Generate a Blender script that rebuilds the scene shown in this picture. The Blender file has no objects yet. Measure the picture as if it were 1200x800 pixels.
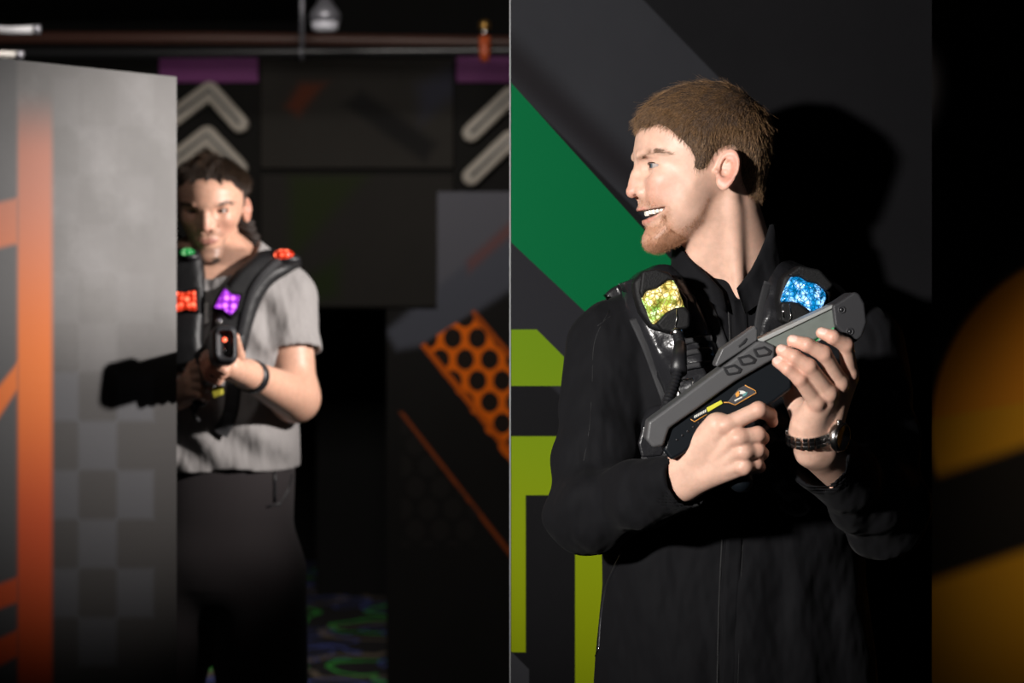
import bpy, bmesh, math, random
import numpy as np
from mathutils import Vector, Matrix
random.seed(7); rng = np.random.default_rng(11)
SC = bpy.context.scene; COL = SC.collection
F = 2333.0; CZ = 1.5; HY = 370.0          # focal length in pixels, camera height, horizon row
def P(px, py, Y): return np.array([(px-600.0)/F*Y, Y, CZ-(py-HY)/F*Y])

# ------------------------------------------------------------------ objects
def tag(o, label=None, cat=None, group=None, kind=None):
    if label: o['label'] = label
    if cat: o['category'] = cat
    if group: o['group'] = group
    if kind: o['kind'] = kind
    return o
def link(name, me, mats, parent=None, smooth=True):
    o = bpy.data.objects.new(name, me); COL.objects.link(o)
    for m in (mats if isinstance(mats, (list, tuple)) else [mats]): me.materials.append(m)
    if smooth and len(me.polygons): me.polygons.foreach_set('use_smooth', [True]*len(me.polygons))
    if parent is not None:
        o.parent = parent
        o.matrix_parent_inverse = Matrix.Translation(-Vector(parent.location)) if parent.parent is None else Matrix.Identity(4)
    return o
def empty(name, loc):
    o = bpy.data.objects.new(name, None); COL.objects.link(o); o.location = loc; o.empty_display_size = .1
    return o
def mesh_np(name, V, Fc):
    me = bpy.data.meshes.new(name)
    me.from_pydata([tuple(map(float, v)) for v in V], [], [tuple(map(int, f)) for f in Fc]); me.update()
    return me
def fast_mesh(name, V, Q):
    me = bpy.data.meshes.new(name); n = len(V); q = len(Q); k = Q.shape[1]
    me.vertices.add(n); me.vertices.foreach_set('co', np.asarray(V, np.float32).ravel())
    me.loops.add(q*k); me.loops.foreach_set('vertex_index', Q.astype(np.int32).ravel())
    me.polygons.add(q); me.polygons.foreach_set('loop_start', np.arange(q, dtype=np.int32)*k)
    me.update(calc_edges=True); me.validate()
    return me
def set_col(me, C, name='Col'):
    a = me.color_attributes.new(name, 'FLOAT_COLOR', 'POINT')
    a.data.foreach_set('color', np.hstack([C, np.ones((len(C), 1))]).astype(np.float32).ravel())

# ------------------------------------------------------------------ distance fields
def smin(a, b, k):
    h = np.clip(.5+.5*(b-a)/k, 0, 1); return b*(1-h)+a*h-k*h*(1-h)
def smax(a, b, k): return -smin(-a, -b, k)
def cap(p, a, b, ra, rb):
    a = np.asarray(a, float); b = np.asarray(b, float); ba = b-a
    t = np.clip(((p-a)@ba)/max(ba@ba, 1e-12), 0, 1)
    return np.linalg.norm(p-a-t[:, None]*ba, axis=1)-(ra+(rb-ra)*t)
def chain(p, pts, rs, k=.004):
    d = None
    for i in range(len(pts)-1):
        c = cap(p, pts[i], pts[i+1], rs[i], rs[i+1]); d = c if d is None else smin(d, c, k)
    return d
def ell(p, c, r, R=None):
    q = p-np.asarray(c, float)
    if R is not None: q = q@np.asarray(R)
    r = np.asarray(r, float); k0 = np.linalg.norm(q/r, axis=1); k1 = np.linalg.norm(q/(r*r), axis=1)+1e-9
    return k0*(k0-1)/k1
def sph(p, c, r): return np.linalg.norm(p-np.asarray(c, float), axis=1)-r
def stack(p, st):
    z = np.array([s[0] for s in st]); o = np.argsort(z); z = z[o]; A = np.array(st)[o]
    cx, cy, rx, ry = [np.interp(p[:, 2], z, A[:, i]) for i in (1, 2, 3, 4)]
    return (np.sqrt(((p[:, 0]-cx)/rx)**2+((p[:, 1]-cy)/ry)**2)-1)*np.minimum(rx, ry)*.95
def spline(pts, n=6, closed=True):
    pts = np.asarray(pts, float); m = len(pts); out = []
    for i in range(m if closed else m-1):
        g = lambda j: pts[j % m] if closed else pts[min(max(j, 0), m-1)]
        p0, p1, p2, p3 = g(i-1), g(i), g(i+1), g(i+2)
        for s in range(n):
            t = s/n
            out.append(.5*((2*p1)+(-p0+p2)*t+(2*p0-5*p1+4*p2-p3)*t*t+(-p0+3*p1-3*p2+p3)*t**3))
    if not closed: out.append(pts[-1])
    return np.array(out)
class Poly2:
    """signed distance to a closed outline, looked up from a grid; positive inside"""
    def __init__(s, pts, h=.0015, pad=.06, blur=0):
        pts = np.asarray(pts, float); s.h = h; s.lo = pts.min(0)-pad; n = np.ceil((pts.max(0)+pad-s.lo)/h).astype(int)+1
        gx, gy = np.meshgrid(s.lo[0]+h*np.arange(n[0]), s.lo[1]+h*np.arange(n[1]), indexing='ij')
        d = np.full(gx.shape, 1e9); ins = np.zeros(gx.shape, bool)
        for i in range(len(pts)):
            a, b = pts[i], pts[(i+1) % len(pts)]; ba = b-a
            t = np.clip(((gx-a[0])*ba[0]+(gy-a[1])*ba[1])/max(ba@ba, 1e-12), 0, 1)
            d = np.minimum(d, np.hypot(gx-a[0]-t*ba[0], gy-a[1]-t*ba[1]))
            c = ((a[1] > gy) != (b[1] > gy)) & (gx < ba[0]*(gy-a[1])/(ba[1] if abs(ba[1]) > 1e-12 else 1e-12)+a[0])
            ins ^= c
        d = np.where(ins, d, -d)
        for _ in range(blur):
            e = np.pad(d, 1, mode='edge'); d = (e[:-2, 1:-1]+e[2:, 1:-1]+e[1:-1, :-2]+e[1:-1, 2:]+2*d)/6
        s.g = d
    def __call__(s, x, y):
        u = np.clip((x-s.lo[0])/s.h, 0, s.g.shape[0]-1.001); v = np.clip((y-s.lo[1])/s.h, 0, s.g.shape[1]-1.001)
        i = u.astype(int); j = v.astype(int); a = u-i; b = v-j; g = s.g
        return (g[i, j]*(1-a)+g[i+1, j]*a)*(1-b)+(g[i, j+1]*(1-a)+g[i+1, j+1]*a)*b
def snet(f, lo, hi, h, B=20, slack=1.4):
    """surface nets, evaluated only in blocks near the surface"""
    lo = np.asarray(lo, float); hi = np.asarray(hi, float)
    n = np.ceil((hi-lo)/h).astype(int); nb = np.ceil(n/B).astype(int); NY, NZ = nb[1]*B+4, nb[2]*B+4
    bi = np.stack(np.meshgrid(*[np.arange(k) for k in nb], indexing='ij'), -1).reshape(-1, 3)
    fc = f(lo+(bi*B+B/2)*h); bi = bi[np.abs(fc) < B*h*.866*slack+2*h]
    r = np.arange(B+1); loc = np.stack(np.meshgrid(r, r, r, indexing='ij'), -1).reshape(-1, 3)
    ids, vs, quads = [], [], []
    gid = lambda c: ((c[:, 0]+1)*NY+(c[:, 1]+1))*NZ+(c[:, 2]+1)
    cor = np.array([[i, j, k] for i in (0, 1) for j in (0, 1) for k in (0, 1)])
    edges = [(a, b) for a in range(8) for b in range(a+1, 8) if np.abs(cor[a]-cor[b]).sum() == 1]
    for s in range(0, len(bi), 12):
        bb = bi[s:s+12]
        pts = (bb[:, None]*B+loc[None]).reshape(-1, 3)
        V = f(lo+pts*h).reshape(len(bb), B+1, B+1, B+1)
        for q, b in enumerate(bb):
            v = V[q]; neg = v < 0
            if neg.all() or not neg.any(): continue
            cs = sum(neg[c[0]:B+c[0], c[1]:B+c[1], c[2]:B+c[2]].astype(np.int8) for c in cor)
            ac = np.argwhere((cs > 0) & (cs < 8))
            if not len(ac): continue
            cv = np.stack([v[ac[:, 0]+c[0], ac[:, 1]+c[1], ac[:, 2]+c[2]] for c in cor], 1)
            acc = np.zeros((len(ac), 3)); cnt = np.zeros(len(ac))
            for a, e in edges:
                va, vb = cv[:, a], cv[:, e]; m = (va < 0) != (vb < 0)
                t = np.where(m, va/np.where(m, va-vb, 1), 0)
                acc += np.where(m[:, None], cor[a]+t[:, None]*(cor[e]-cor[a]), 0); cnt += m
            base = ac+b*B
            ids.append(gid(base)); vs.append(lo+(base+acc/cnt[:, None])*h)
            for ax in range(3):
                sl0 = [slice(0, B)]*3; sl1 = [slice(0, B)]*3; sl1[ax] = slice(1, B+1)
                A, C = neg[tuple(sl0)], neg[tuple(sl1)]
                e = np.argwhere(A != C)
                if not len(e): continue
                fl = A[e[:, 0], e[:, 1], e[:, 2]]
                e = e+b*B; u = np.zeros(3, int); w = np.zeros(3, int); u[(ax+1) % 3] = 1; w[(ax+2) % 3] = 1
                qd = np.stack([gid(e), gid(e-u), gid(e-u-w), gid(e-w)], 1)
                qd[~fl] = qd[~fl][:, ::-1]; quads.append(qd)
    ids = np.concatenate(ids); vs = np.concatenate(vs); Q = np.concatenate(quads)
    o = np.argsort(ids); ids = ids[o]; vs = vs[o]
    ix = np.clip(np.searchsorted(ids, Q), 0, len(ids)-1); ok = (ids[ix] == Q).all(1)
    return vs, ix[ok]
def grad(f, p, e=.0008):
    g = np.stack([f(p+np.eye(3)[i]*e)-f(p-np.eye(3)[i]*e) for i in range(3)], 1)
    return g/(np.linalg.norm(g, axis=1, keepdims=True)+1e-9)
def hit(f, px, py, y0, y1, n=500):
    """depth at which the sight line through a picture point meets a field"""
    Y = np.linspace(y0, y1, n); v = f(np.stack([(px-600)/F*Y, Y, CZ-(py-HY)/F*Y], 1)); i = np.argmax(v < 0)
    return P(px, py, Y[i] if (v < 0).any() else y1)

# ------------------------------------------------------------------ plain mesh builders
def box_into(V, Fc, lo, hi):
    b = len(V)
    for x in (lo[0], hi[0]):
        for y in (lo[1], hi[1]):
            for z in (lo[2], hi[2]): V.append((x, y, z))
    for q in ((0, 1, 3, 2), (4, 6, 7, 5), (0, 4, 5, 1), (2, 3, 7, 6), (0, 2, 6, 4), (1, 5, 7, 3)): Fc.append([b+i for i in q])
def boxes(name, L, mat, parent=None, bev=0):
    V, Fc = [], []
    for lo, hi in L: box_into(V, Fc, lo, hi)
    o = link(name, mesh_np(name, V, Fc), mat, parent, smooth=False)
    if bev: bevel(o, bev)
    return o
def bevel(o, w, seg=2):
    m = o.modifiers.new('b', 'BEVEL'); m.width = w; m.segments = seg; m.limit_method = 'ANGLE'; m.angle_limit = math.radians(30)
    return o
def prism(name, pts, y0, y1, mat, parent=None, bev=.0015, seg=3, smooth=False):
    """solid with the outline pts (x, z) between depths y0 (near) and y1 (far)"""
    pts = [tuple(p) for p in pts]
    ar = sum(pts[i][0]*pts[(i+1) % len(pts)][1]-pts[(i+1) % len(pts)][0]*pts[i][1] for i in range(len(pts)))
    if ar < 0: pts = pts[::-1]
    n = len(pts); V = [(x, y0, z) for x, z in pts]+[(x, y1, z) for x, z in pts]
    Fc = [list(range(n)), list(range(2*n-1, n-1, -1))]+[[i+n, (i+1) % n+n, (i+1) % n, i] for i in range(n)]
    o = link(name, mesh_np(name, V, Fc), mat, parent, smooth=smooth)
    if bev: bevel(o, bev, seg)
    return o
def px_outline(L, Y): return [(P(x, y, Y)[0], P(x, y, Y)[2]) for x, y in L]
def tube_data(pts, r, n=10, close=False, flat=None):
    pts = np.asarray(pts, float); m = len(pts); V = []; Fc = []
    rr = np.full(m, r) if np.isscalar(r) else np.asarray(r, float)
    up = np.array([0., 0., 1.])
    for i in range(m):
        a = pts[(i-1) % m] if (close or i > 0) else pts[i]; b = pts[(i+1) % m] if (close or i < m-1) else pts[i]
        t = b-a; t = t/(np.linalg.norm(t)+1e-12)
        if i == 0:
            u = np.cross(t, up if abs(t[2]) < .9 else [1, 0, 0])
        else: u = u-t*(u@t)
        u = u/(np.linalg.norm(u)+1e-12); w = np.cross(t, u)
        for k in range(n):
            an = 2*math.pi*k/n; V.append(pts[i]+rr[i]*(math.cos(an)*u+math.sin(an)*w*(flat or 1)))
    for i in range(m if close else m-1):
        for k in range(n):
            j = (i+1) % m; Fc.append([i*n+k, i*n+(k+1) % n, j*n+(k+1) % n, j*n+k])
    if not close: Fc.append(list(range(n))[::-1]); Fc.append([(m-1)*n+k for k in range(n)])
    return V, Fc
def tube(name, pts, r, mat, parent=None, n=10, close=False, flat=None):
    V, Fc = tube_data(pts, r, n, close, flat); return link(name, mesh_np(name, V, Fc), mat, parent)
def lathe(name, prof, c, axis, mat, parent=None, n=24):
    """prof: (along axis, radius)"""
    ax = Vector(axis).normalized(); u = ax.orthogonal().normalized(); w = ax.cross(u); c = Vector(c); V, Fc = [], []
    for h, r in prof:
        for k in range(n):
            a = 2*math.pi*k/n; V.append(c+ax*h+(u*math.cos(a)+w*math.sin(a))*max(r, 1e-5))
    for i in range(len(prof)-1):
        for k in range(n): Fc.append([i*n+k, i*n+(k+1) % n, (i+1)*n+(k+1) % n, (i+1)*n+k])
    Fc.append(list(range(n))[::-1]); Fc.append([(len(prof)-1)*n+k for k in range(n)])
    return link(name, mesh_np(name, V, Fc), mat, parent)
def strip(name, C, W, N, th, mat, parent=None):
    """band: centre points C, width vectors W (half), outward normals N, thickness th"""
    V, Fc = [], []; cs = [(-1, 0), (-.92, 1), (-.5, 1.15), (0, 1.2), (.5, 1.15), (.92, 1), (1, 0), (0, -.6)]
    for c, w, nn in zip(C, W, N):
        for a, b in cs: V.append(np.asarray(c)+np.asarray(w)*a+np.asarray(nn)*th*b)
    k = len(cs); m = len(C)
    for i in range(m-1):
        for j in range(k): Fc.append([i*k+j, i*k+(j+1) % k, (i+1)*k+(j+1) % k, (i+1)*k+j])
    Fc.append(list(range(k))); Fc.append([(m-1)*k+j for j in range(k)][::-1])
    return link(name, mesh_np(name, V, Fc), mat, parent)
def strands(name, roots, dirs, norms, length, rad, mat, parent=None, seg=4, curl=.3, droop=0.0, jit=.25, toward=None):
    n = len(roots); p = roots.copy(); d = dirs+norms*curl+rng.normal(0, jit, (n, 3)); d /= np.linalg.norm(d, axis=1, keepdims=True)
    V = np.zeros((n, seg+1, 3, 3)); L = (length if np.ndim(length) else np.full(n, length))*rng.uniform(.65, 1.25, n)
    wob = rng.normal(0, .10, (n, 3))
    for s in range(seg+1):
        t = s/seg; r = rad*(1-.75*t)
        u = np.cross(d, [0.3, .5, .8]); u /= np.linalg.norm(u, axis=1, keepdims=True)+1e-9; w = np.cross(d, u)
        for k in range(3):
            a = 2*math.pi*k/3; V[:, s, k] = p+r*(math.cos(a)*u+math.sin(a)*w)
        p = p+d*(L/seg)[:, None]
        d = d-norms*(curl*.35)+wob+np.array([0, 0, -droop]); d /= np.linalg.norm(d, axis=1, keepdims=True)
    base = (np.arange(n)*(seg+1)*3)[:, None]; Q = []
    for s in range(seg):
        for k in range(3):
            k2 = (k+1) % 3; Q.append(np.hstack([base+s*3+k, base+s*3+k2, base+(s+1)*3+k2, base+(s+1)*3+k]))
    return link(name, fast_mesh(name, V.reshape(-1, 3), np.concatenate(Q)), mat, parent)

# ------------------------------------------------------------------ materials
def lin(c): return tuple(((x/255)/12.92 if x/255 <= .04045 else ((x/255+.055)/1.055)**2.4) for x in c)
class NT:
    def __init__(s, name):
        s.m = bpy.data.materials.new(name); s.m.use_nodes = True; s.t = s.m.node_tree; s.b = s.t.nodes['Principled BSDF']; s.out = s.t.nodes['Material Output']
    def n(s, ty, **kw):
        nd = s.t.nodes.new(ty)
        for k, v in kw.items(): setattr(nd, k, v)
        return nd
    def put(s, sock, v):
        if hasattr(v, 'links') or isinstance(v, bpy.types.NodeSocket): s.t.links.new(v, sock)
        else: sock.default_value = v
    def math(s, op, a, b=0., c=None, clamp=False):
        nd = s.n('ShaderNodeMath', operation=op, use_clamp=clamp); s.put(nd.inputs[0], a); s.put(nd.inputs[1], b)
        if c is not None: s.put(nd.inputs[2], c)
        return nd.outputs[0]
    def mix(s, f, a, b):
        nd = s.n('ShaderNodeMix', data_type='RGBA'); s.put(nd.inputs[0], f)
        s.put(nd.inputs[6], a if not isinstance(a, tuple) else (*a, 1)); s.put(nd.inputs[7], b if not isinstance(b, tuple) else (*b, 1)); return nd.outputs[2]
    def coord(s, kind='Object'): return s.n('ShaderNodeTexCoord').outputs[kind]
    def xyz(s, v):
        nd = s.n('ShaderNodeSeparateXYZ'); s.put(nd.inputs[0], v); return nd.outputs
    def noise(s, scale, detail=4, vec=None, rough=.55):
        nd = s.n('ShaderNodeTexNoise'); nd.inputs['Scale'].default_value = scale; nd.inputs['Detail'].default_value = detail; nd.inputs['Roughness'].default_value = rough
        s.put(nd.inputs['Vector'], vec if vec is not None else s.coord()); return nd.outputs['Fac']
    def ramp(s, f, lo, hi, a=0., b=1.):
        nd = s.n('ShaderNodeMapRange'); nd.interpolation_type = 'SMOOTHSTEP'; s.put(nd.inputs[0], f)
        for i, v in enumerate((lo, hi, a, b)): nd.inputs[i+1].default_value = v
        return nd.outputs[0]
    def bump(s, h, strength=.3, dist=.002):
        nd = s.n('ShaderNodeBump'); nd.inputs['Strength'].default_value = strength; nd.inputs['Distance'].default_value = dist
        s.put(nd.inputs['Height'], h); s.put(s.b.inputs['Normal'], nd.outputs[0]); return s
    def base(s, c): s.put(s.b.inputs['Base Color'], c if not isinstance(c, tuple) else (*c, 1)); return s
    def set(s, **k):
        for a, v in k.items(): s.put(s.b.inputs[a.replace('_', ' ')], v)
        return s
def mat(name, c, rough=.5, metal=0., spec=.5, var=0., vs=30, bmp=0., bs=400, bd=.001, **k):
    N = NT(name); co = N.coord()
    if var:
        f = N.noise(vs, 5, co); N.base(N.mix(f, tuple(x*(1-var) for x in c), tuple(min(1, x*(1+var)) for x in c)))
    else: N.base(c)
    N.set(Roughness=rough, Metallic=metal); N.b.inputs['Specular IOR Level'].default_value = spec
    if bmp: N.bump(N.noise(bs, 3, co), bmp, bd)
    for a, v in k.items(): N.put(N.b.inputs[a.replace('_', ' ')], v)
    return N.m
def poly_mask(N, x, z, pts, soft=.002):
    """convex outline in the wall's own metres -> 0..1"""
    ar = sum(pts[i][0]*pts[(i+1) % len(pts)][1]-pts[(i+1) % len(pts)][0]*pts[i][1] for i in range(len(pts)))
    if ar < 0: pts = pts[::-1]
    d = None
    for i in range(len(pts)):
        (ax, az), (bx, bz) = pts[i], pts[(i+1) % len(pts)]; L = math.hypot(bx-ax, bz-az); nx, nz = -(bz-az)/L, (bx-ax)/L
        e = N.math('ADD', N.math('MULTIPLY', x, nx), N.math('MULTIPLY_ADD', z, nz, -(nx*ax+nz*az)))
        d = e if d is None else N.math('MINIMUM', d, e)
    return N.ramp(d, -soft, soft)
# ------------------------------------------------------------------ heads
K = .000354                               # metres per unit of the side-view drawing
def hx(cx): return (430-cx)*K
def hz(cy): return (400-cy)*K
def HP(L): return np.array([(hx(a), hz(b)) for a, b in L])
SKULL = HP([(150,262),(143,300),(138,332),(139,350),(146,374),(152,395),(158,430),(160,465),(159,495),(156,517),(158,535),(159,548),
            (166,566),(178,580),(183,594),(184,610),(192,626),(190,645),(184,666),(187,684),(204,697),(235,701),(270,694),(310,688),(380,660),
            (450,610),(530,560),(600,520),(616,440),(642,350),(650,268),(634,202),(590,150),(530,116),(460,101),(380,103),(302,120),(242,150),(196,190),(164,225)])
def HW(v):
    return np.interp(v, [hz(y) for y in (740, 700, 650, 600, 545, 480, 420, 350, 260, 180, 110, 60)], [.038, .044, .051, .058, .064, .069, .072, .0745, .0775, .077, .068, .05])
def HD(v):
    return np.interp(v, [hz(y) for y in (720, 640, 560, 500, 430, 370, 280, 60)], [.075, .095, .112, .106, .090, .082, .078, .078])
EYE = (228, 383, .0300); EAR = (462, 407)
class Head:
    def __init__(s, O, yaw, pitch=0., roll=0., smile=True, scale=1.0, wide=1.0, hairline=None, hair_t=.014, hscale=.36, neck=None, rag=.0006):
        s.rag = rag
        s.O = np.asarray(O, float); s.sc = scale; s.wide = wide; s.smile = smile
        Fd = np.array([-math.cos(yaw), -math.sin(yaw), 0]); Ld = np.array([math.sin(yaw), -math.cos(yaw), 0]); Z = np.array([0, 0, 1.])
        Fd2 = Fd*math.cos(pitch)+Z*math.sin(pitch); Z2 = -Fd*math.sin(pitch)+Z*math.cos(pitch)
        Ld2 = Ld*math.cos(roll)+Z2*math.sin(roll); Z3 = -Ld*math.sin(roll)+Z2*math.cos(roll)
        s.R = np.stack([Fd2, Ld2, Z3])                # rows: forward, side, up
        s.cache = {}; s.kx = math.tan(yaw) if smile else .05; s.kz = .06 if smile else 0.
        s.kx = s.kx if smile else 0.
        s.mouth = Poly2(HP([(140,562),(180,557),(215,552),(246,546),(236,561),(218,575),(198,586),(180,593),(140,596)]))
        s.sk = Poly2(spline(SKULL, 4), blur=2); ga = s.sk.g; s.sk2 = Poly2(spline(SKULL, 4), blur=26); wgt = np.clip((ga-.012)/.03, 0, 1); s.sk.g = ga*(1-wgt)+(s.sk2.g)*wgt; s.hr = Poly2(spline(HP(hairline), 3), blur=2); s.ht = hair_t; s.hs = hscale; s.neck = neck
    def loc(s, p): return ((p-s.O)@s.R.T)/s.sc
    def wld(s, q): return s.O+(np.asarray(q)*s.sc)@s.R
    def skull(s, q):
        f, w, v = q[:, 0], q[:, 1], q[:, 2]; d = s.sk(f, v); D = HD(v); W = HW(v)*s.wide*np.clip(1-.12*np.clip((f-.03)/.07, 0, 1), 0, 1)
        g = np.sqrt((w/W)**2+np.clip(1-d/D, 0, 4)**2)-1
        return g*np.minimum(W, D)*.85
    def face(s, q0):
        LU = [.0024, .0028, .0030, .0028, .0024, .0016] if s.smile else [.0024, .0031, .0032, .0030, .0022]
        LL = [.0034, .0040, .0036, .0030, .0024, .0016] if s.smile else [.0034, .0042, .0042, .0034, .0022]
        q = q0.copy(); q[:, 1] = np.abs(q[:, 1])
        d = s.skull(q)
        T = s.T; S = s.S
        # brow, cheekbone, temple
        d = smin(d, cap(q, S(164,344,-.004), S(215,330,-.0035), .0045, .0042) + (0 if s.smile else .003), .010)
        d = smin(d, ell(q, S(262,440,-.0125), (.022,.015,.016)), .018)
        d = smax(d, -sph(q, T(176,388,.030), .0115 if s.smile else .0085), .010)
        # jaw corner
        d = smin(d, cap(q, S(250,664,-.012), S(385,575,-.012), .011, .012), .020)
        d = smin(d, ell(q, T(222,676,.0), (.0125,.018,.0105)), .012)
        # nose
        n = chain(q, [T(160,380,0), T(152,415,0), T(143,450,0), T(136,481,0)], [.0055, .0065, .0078, .0088], .004)
        n = smin(n, sph(q, T(133,486,0), .0076), .004)
        n = smin(n, chain(q, [T(150,425,.0), T(168,460,.006), T(172,486,.008)], [.006, .008, .008], .006), .008)
        n = smin(n, ell(q, T(172,486,.0128), (.0095,.0062,.0072)), .004)
        d = smin(d, n, .006)
        d = smax(d, -ell(q, T(155,502,.0068), (.0062,.0032,.0042)), .003)
        d = smax(d, -cap(q, T(186,478,.0215), T(196,500,.0225), .0018, .001), .003)
        # cheeks lifted by the smile, fold beside the mouth
        if s.smile:
            d = smin(d, ell(q, S(250,505,-.010), (.016,.0125,.017)), .016)
            d = smax(d, -chain(q, [S(204,486,.0012), S(222,503,.0012), S(238,518,.0018)], [.0010, .0010, .0006], .002), .006)
            d = smin(d, ell(q, S(345,520,-.014), (.022,.016,.026)), .022)
        up = s.lip_pts(True); lo = s.lip_pts(False)
        d = smin(d, chain(q, up, LU, .002), .0035)
        d = smin(d, chain(q, lo, LL, .002), .0040)
        if s.smile:
            m = np.maximum(-s.mouth(q[:, 0], q[:, 2]), -s.skull(q)-.014)
            d = smax(d, -m, .0012)
        else:
            d = smax(d, -chain(q, [T(150,566,0), T(160,566,.012), T(186,562,.023)], [.0012, .0012, .0006], .001), .002)
        d = smax(d, -ell(q, T(150,520,0), (.004,.003,.006)), .004)
        # eyelids and the opening between them
        ec = np.array(s.T(*EYE)); b = sph(q, ec, .0138)
        d = smin(d, b, .0035)
        dirn = np.array([.88, .47, 0]); dirn /= np.linalg.norm(dirn); sd = np.array([-dirn[1], dirn[0], 0]); r = q-ec
        a = r@dirn; bb = r@sd; cc = r[:, 2]+.0005
        op = (np.sqrt((bb/.0135)**2+(cc/(.0029 if s.smile else .0038))**2)-1)*.0045
        op = np.maximum(op, .004-a)
        d = smax(d, -op, .0009)
        d = smin(d, chain(q, [ec+dirn*.0118+sd*x*1.0+np.array([-abs(x)*.45, 0, .0050-abs(x)**2*22]) for x in (-.0115, -.006, 0, .006, .0115)], [.0012]*5, .001), .0018)
        # ear
        al = math.radians(13); ce = EAR; A, Bv = .0128, .0238
        ux = q[:, 0]-hx(ce[0]); vz = q[:, 2]-hz(ce[1]); a_ = ux*math.cos(al)+vz*math.sin(al); b_ = -ux*math.sin(al)+vz*math.cos(al)
        wid = A*(1-.28*np.clip(-b_/Bv, 0, 1)); rq = np.sqrt((a_/wid)**2+(b_/Bv)**2)
        back = np.clip((A-a_)/(2*A), 0, 1); wz = q[:, 1]-(HW(hz(410))*s.wide*.97+.002+.014*back)
        rim = np.sqrt(((rq-.90)*wid)**2+wz**2)-(.0030+.0006*(b_ < -.013))
        disc = np.maximum(np.abs(wz+.0048)-.0024, (rq-.95)*A)
        anti = np.sqrt(((rq-.60)*wid)**2+(wz+.001)**2)-.0022; anti = np.where((a_ < .004) & (b_ > -.018), anti, np.maximum(anti, .002))
        e = smin(rim, disc, .002); e = smin(e, anti, .002)
        lobe = ell(q, (hx(EAR[0]-24), HW(hz(410))*s.wide*.97+.006, hz(EAR[1]+50)), (.0065,.0034,.0080)); e = smin(e, lobe, .003)
        e = smin(e, sph(q, (hx(EAR[0]-38), HW(hz(410))*s.wide+.001, hz(EAR[1]+12)), .0045), .003)
        e = smax(e, -sph(q, (hx(EAR[0]-14), HW(hz(410))*s.wide+.008, hz(EAR[1]+14)), .0066), .002)
        d = smin(d, e, .003)
        return d
    def T(s, cx, cy, w): return (hx(cx)+w*s.kx, w, hz(cy)-w*s.kz)
    def S(s, cx, cy, off=0.):
        """point of the skull's side seen at (cx, cy) in the side view"""
        w = np.linspace(0, .09, 181); q = np.stack([hx(cx)+w*s.kx, w, hz(cy)-w*s.kz], 1); v = s.skull(q); i = np.argmax(v > 0)
        if v[0] > 0: i = 0
        return np.array([q[i, 0], max(0, q[i, 1]+off), q[i, 2]])
    def lip_pts(s, up):
        T = s.T; S = s.S
        k = ('lip', up)
        if k in s.cache: return s.cache[k]
        if s.smile:
            if up: r = [T(161,553,0), T(164,552,.006)]+[S(cx, cy, -.0008) for cx, cy in ((180,550),(200,548),(224,545),(247,544))]
            else: r = [T(187,601,0), T(189,599,.006)]+[S(cx, cy, -.0012) for cx, cy in ((202,591),(218,580),(236,564),(247,547))]
        elif up: r = [T(161,558,0), T(162,557,.006), T(167,558,.012), T(177,560,.019), T(190,562,.0245)]
        else: r = [T(166,576,0), T(167,575,.006), T(172,573,.012), T(180,568,.019), T(191,563,.0245)]
        s.cache[k] = r = [np.array(x) for x in r]
        return r
    def brow_pts(s): return [s.S(160,350), s.S(196,330), s.S(262,342)]
    def hair_t(s, q):
        n = np.sin(q[:, 1]*210+1)+np.sin(q[:, 0]*330+q[:, 2]*190)+.7*np.sin(q[:, 0]*90-q[:, 1]*420+2)
        return np.minimum((s.hr(q[:, 0], q[:, 2])+s.rag*n)*s.hs, s.ht*(1+s.rag*45*np.sin(q[:, 1]*260+q[:, 0]*70+2*np.sin(q[:, 2]*60))))
    def hairf(s, q):
        t = s.hair_t(q); top = np.clip((q[:, 2]-hz(200))/.03, 0, 1)
        return s.skull(q)-np.where(t > 0, t, t*2)
    def world(s, fn, p): return fn(s.loc(p))*s.sc
    def eyes(s, parent, M_white, M_iris, M_pup, gaze=(1, .05, .02)):
        for sd in (1, -1):
            c = np.array(s.T(*EYE))*np.array([1, sd, 1]); g = np.array([gaze[0], gaze[1], gaze[2]]); g = g/np.linalg.norm(g)
            gw = Vector(g@s.R); cw = Vector(s.wld(c[None])[0]); R = .0121*s.sc
            pr = [(math.cos(a)*R, math.sin(a)*R) for a in np.linspace(math.pi, 0, 25)]
            e = lathe('eye', pr, cw, gw, [M_white, M_iris, M_pup], parent, 28)
            for p_ in e.data.polygons:
                ang = (Vector(p_.center)-cw).normalized().angle(gw)
                p_.material_index = 2 if ang < .20 else (1 if ang < .50 else 0)
    def lashes(s, parent, m):
        V, Fc = [], []
        for sd in (1, -1):
            ec = np.array(s.T(*EYE)); d = np.array([.88, .47, 0]); d /= np.linalg.norm(d); t = np.array([-d[1], d[0], 0]); pts = []
            for x in np.linspace(-.0115, .0115, 13):
                y = .0030*math.sqrt(max(0, 1-(x/.0125)**2))+.0004; z = math.sqrt(max(1e-9, .0140**2-x*x-y*y)); q = ec+d*z+t*x+np.array([0, 0, y]); q[1] *= sd; pts.append(s.wld(q[None])[0])
            v, f = tube_data(pts, .00075*s.sc, 6); link('eyelashes', mesh_np('eyelashes', v, f), m, parent)
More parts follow.
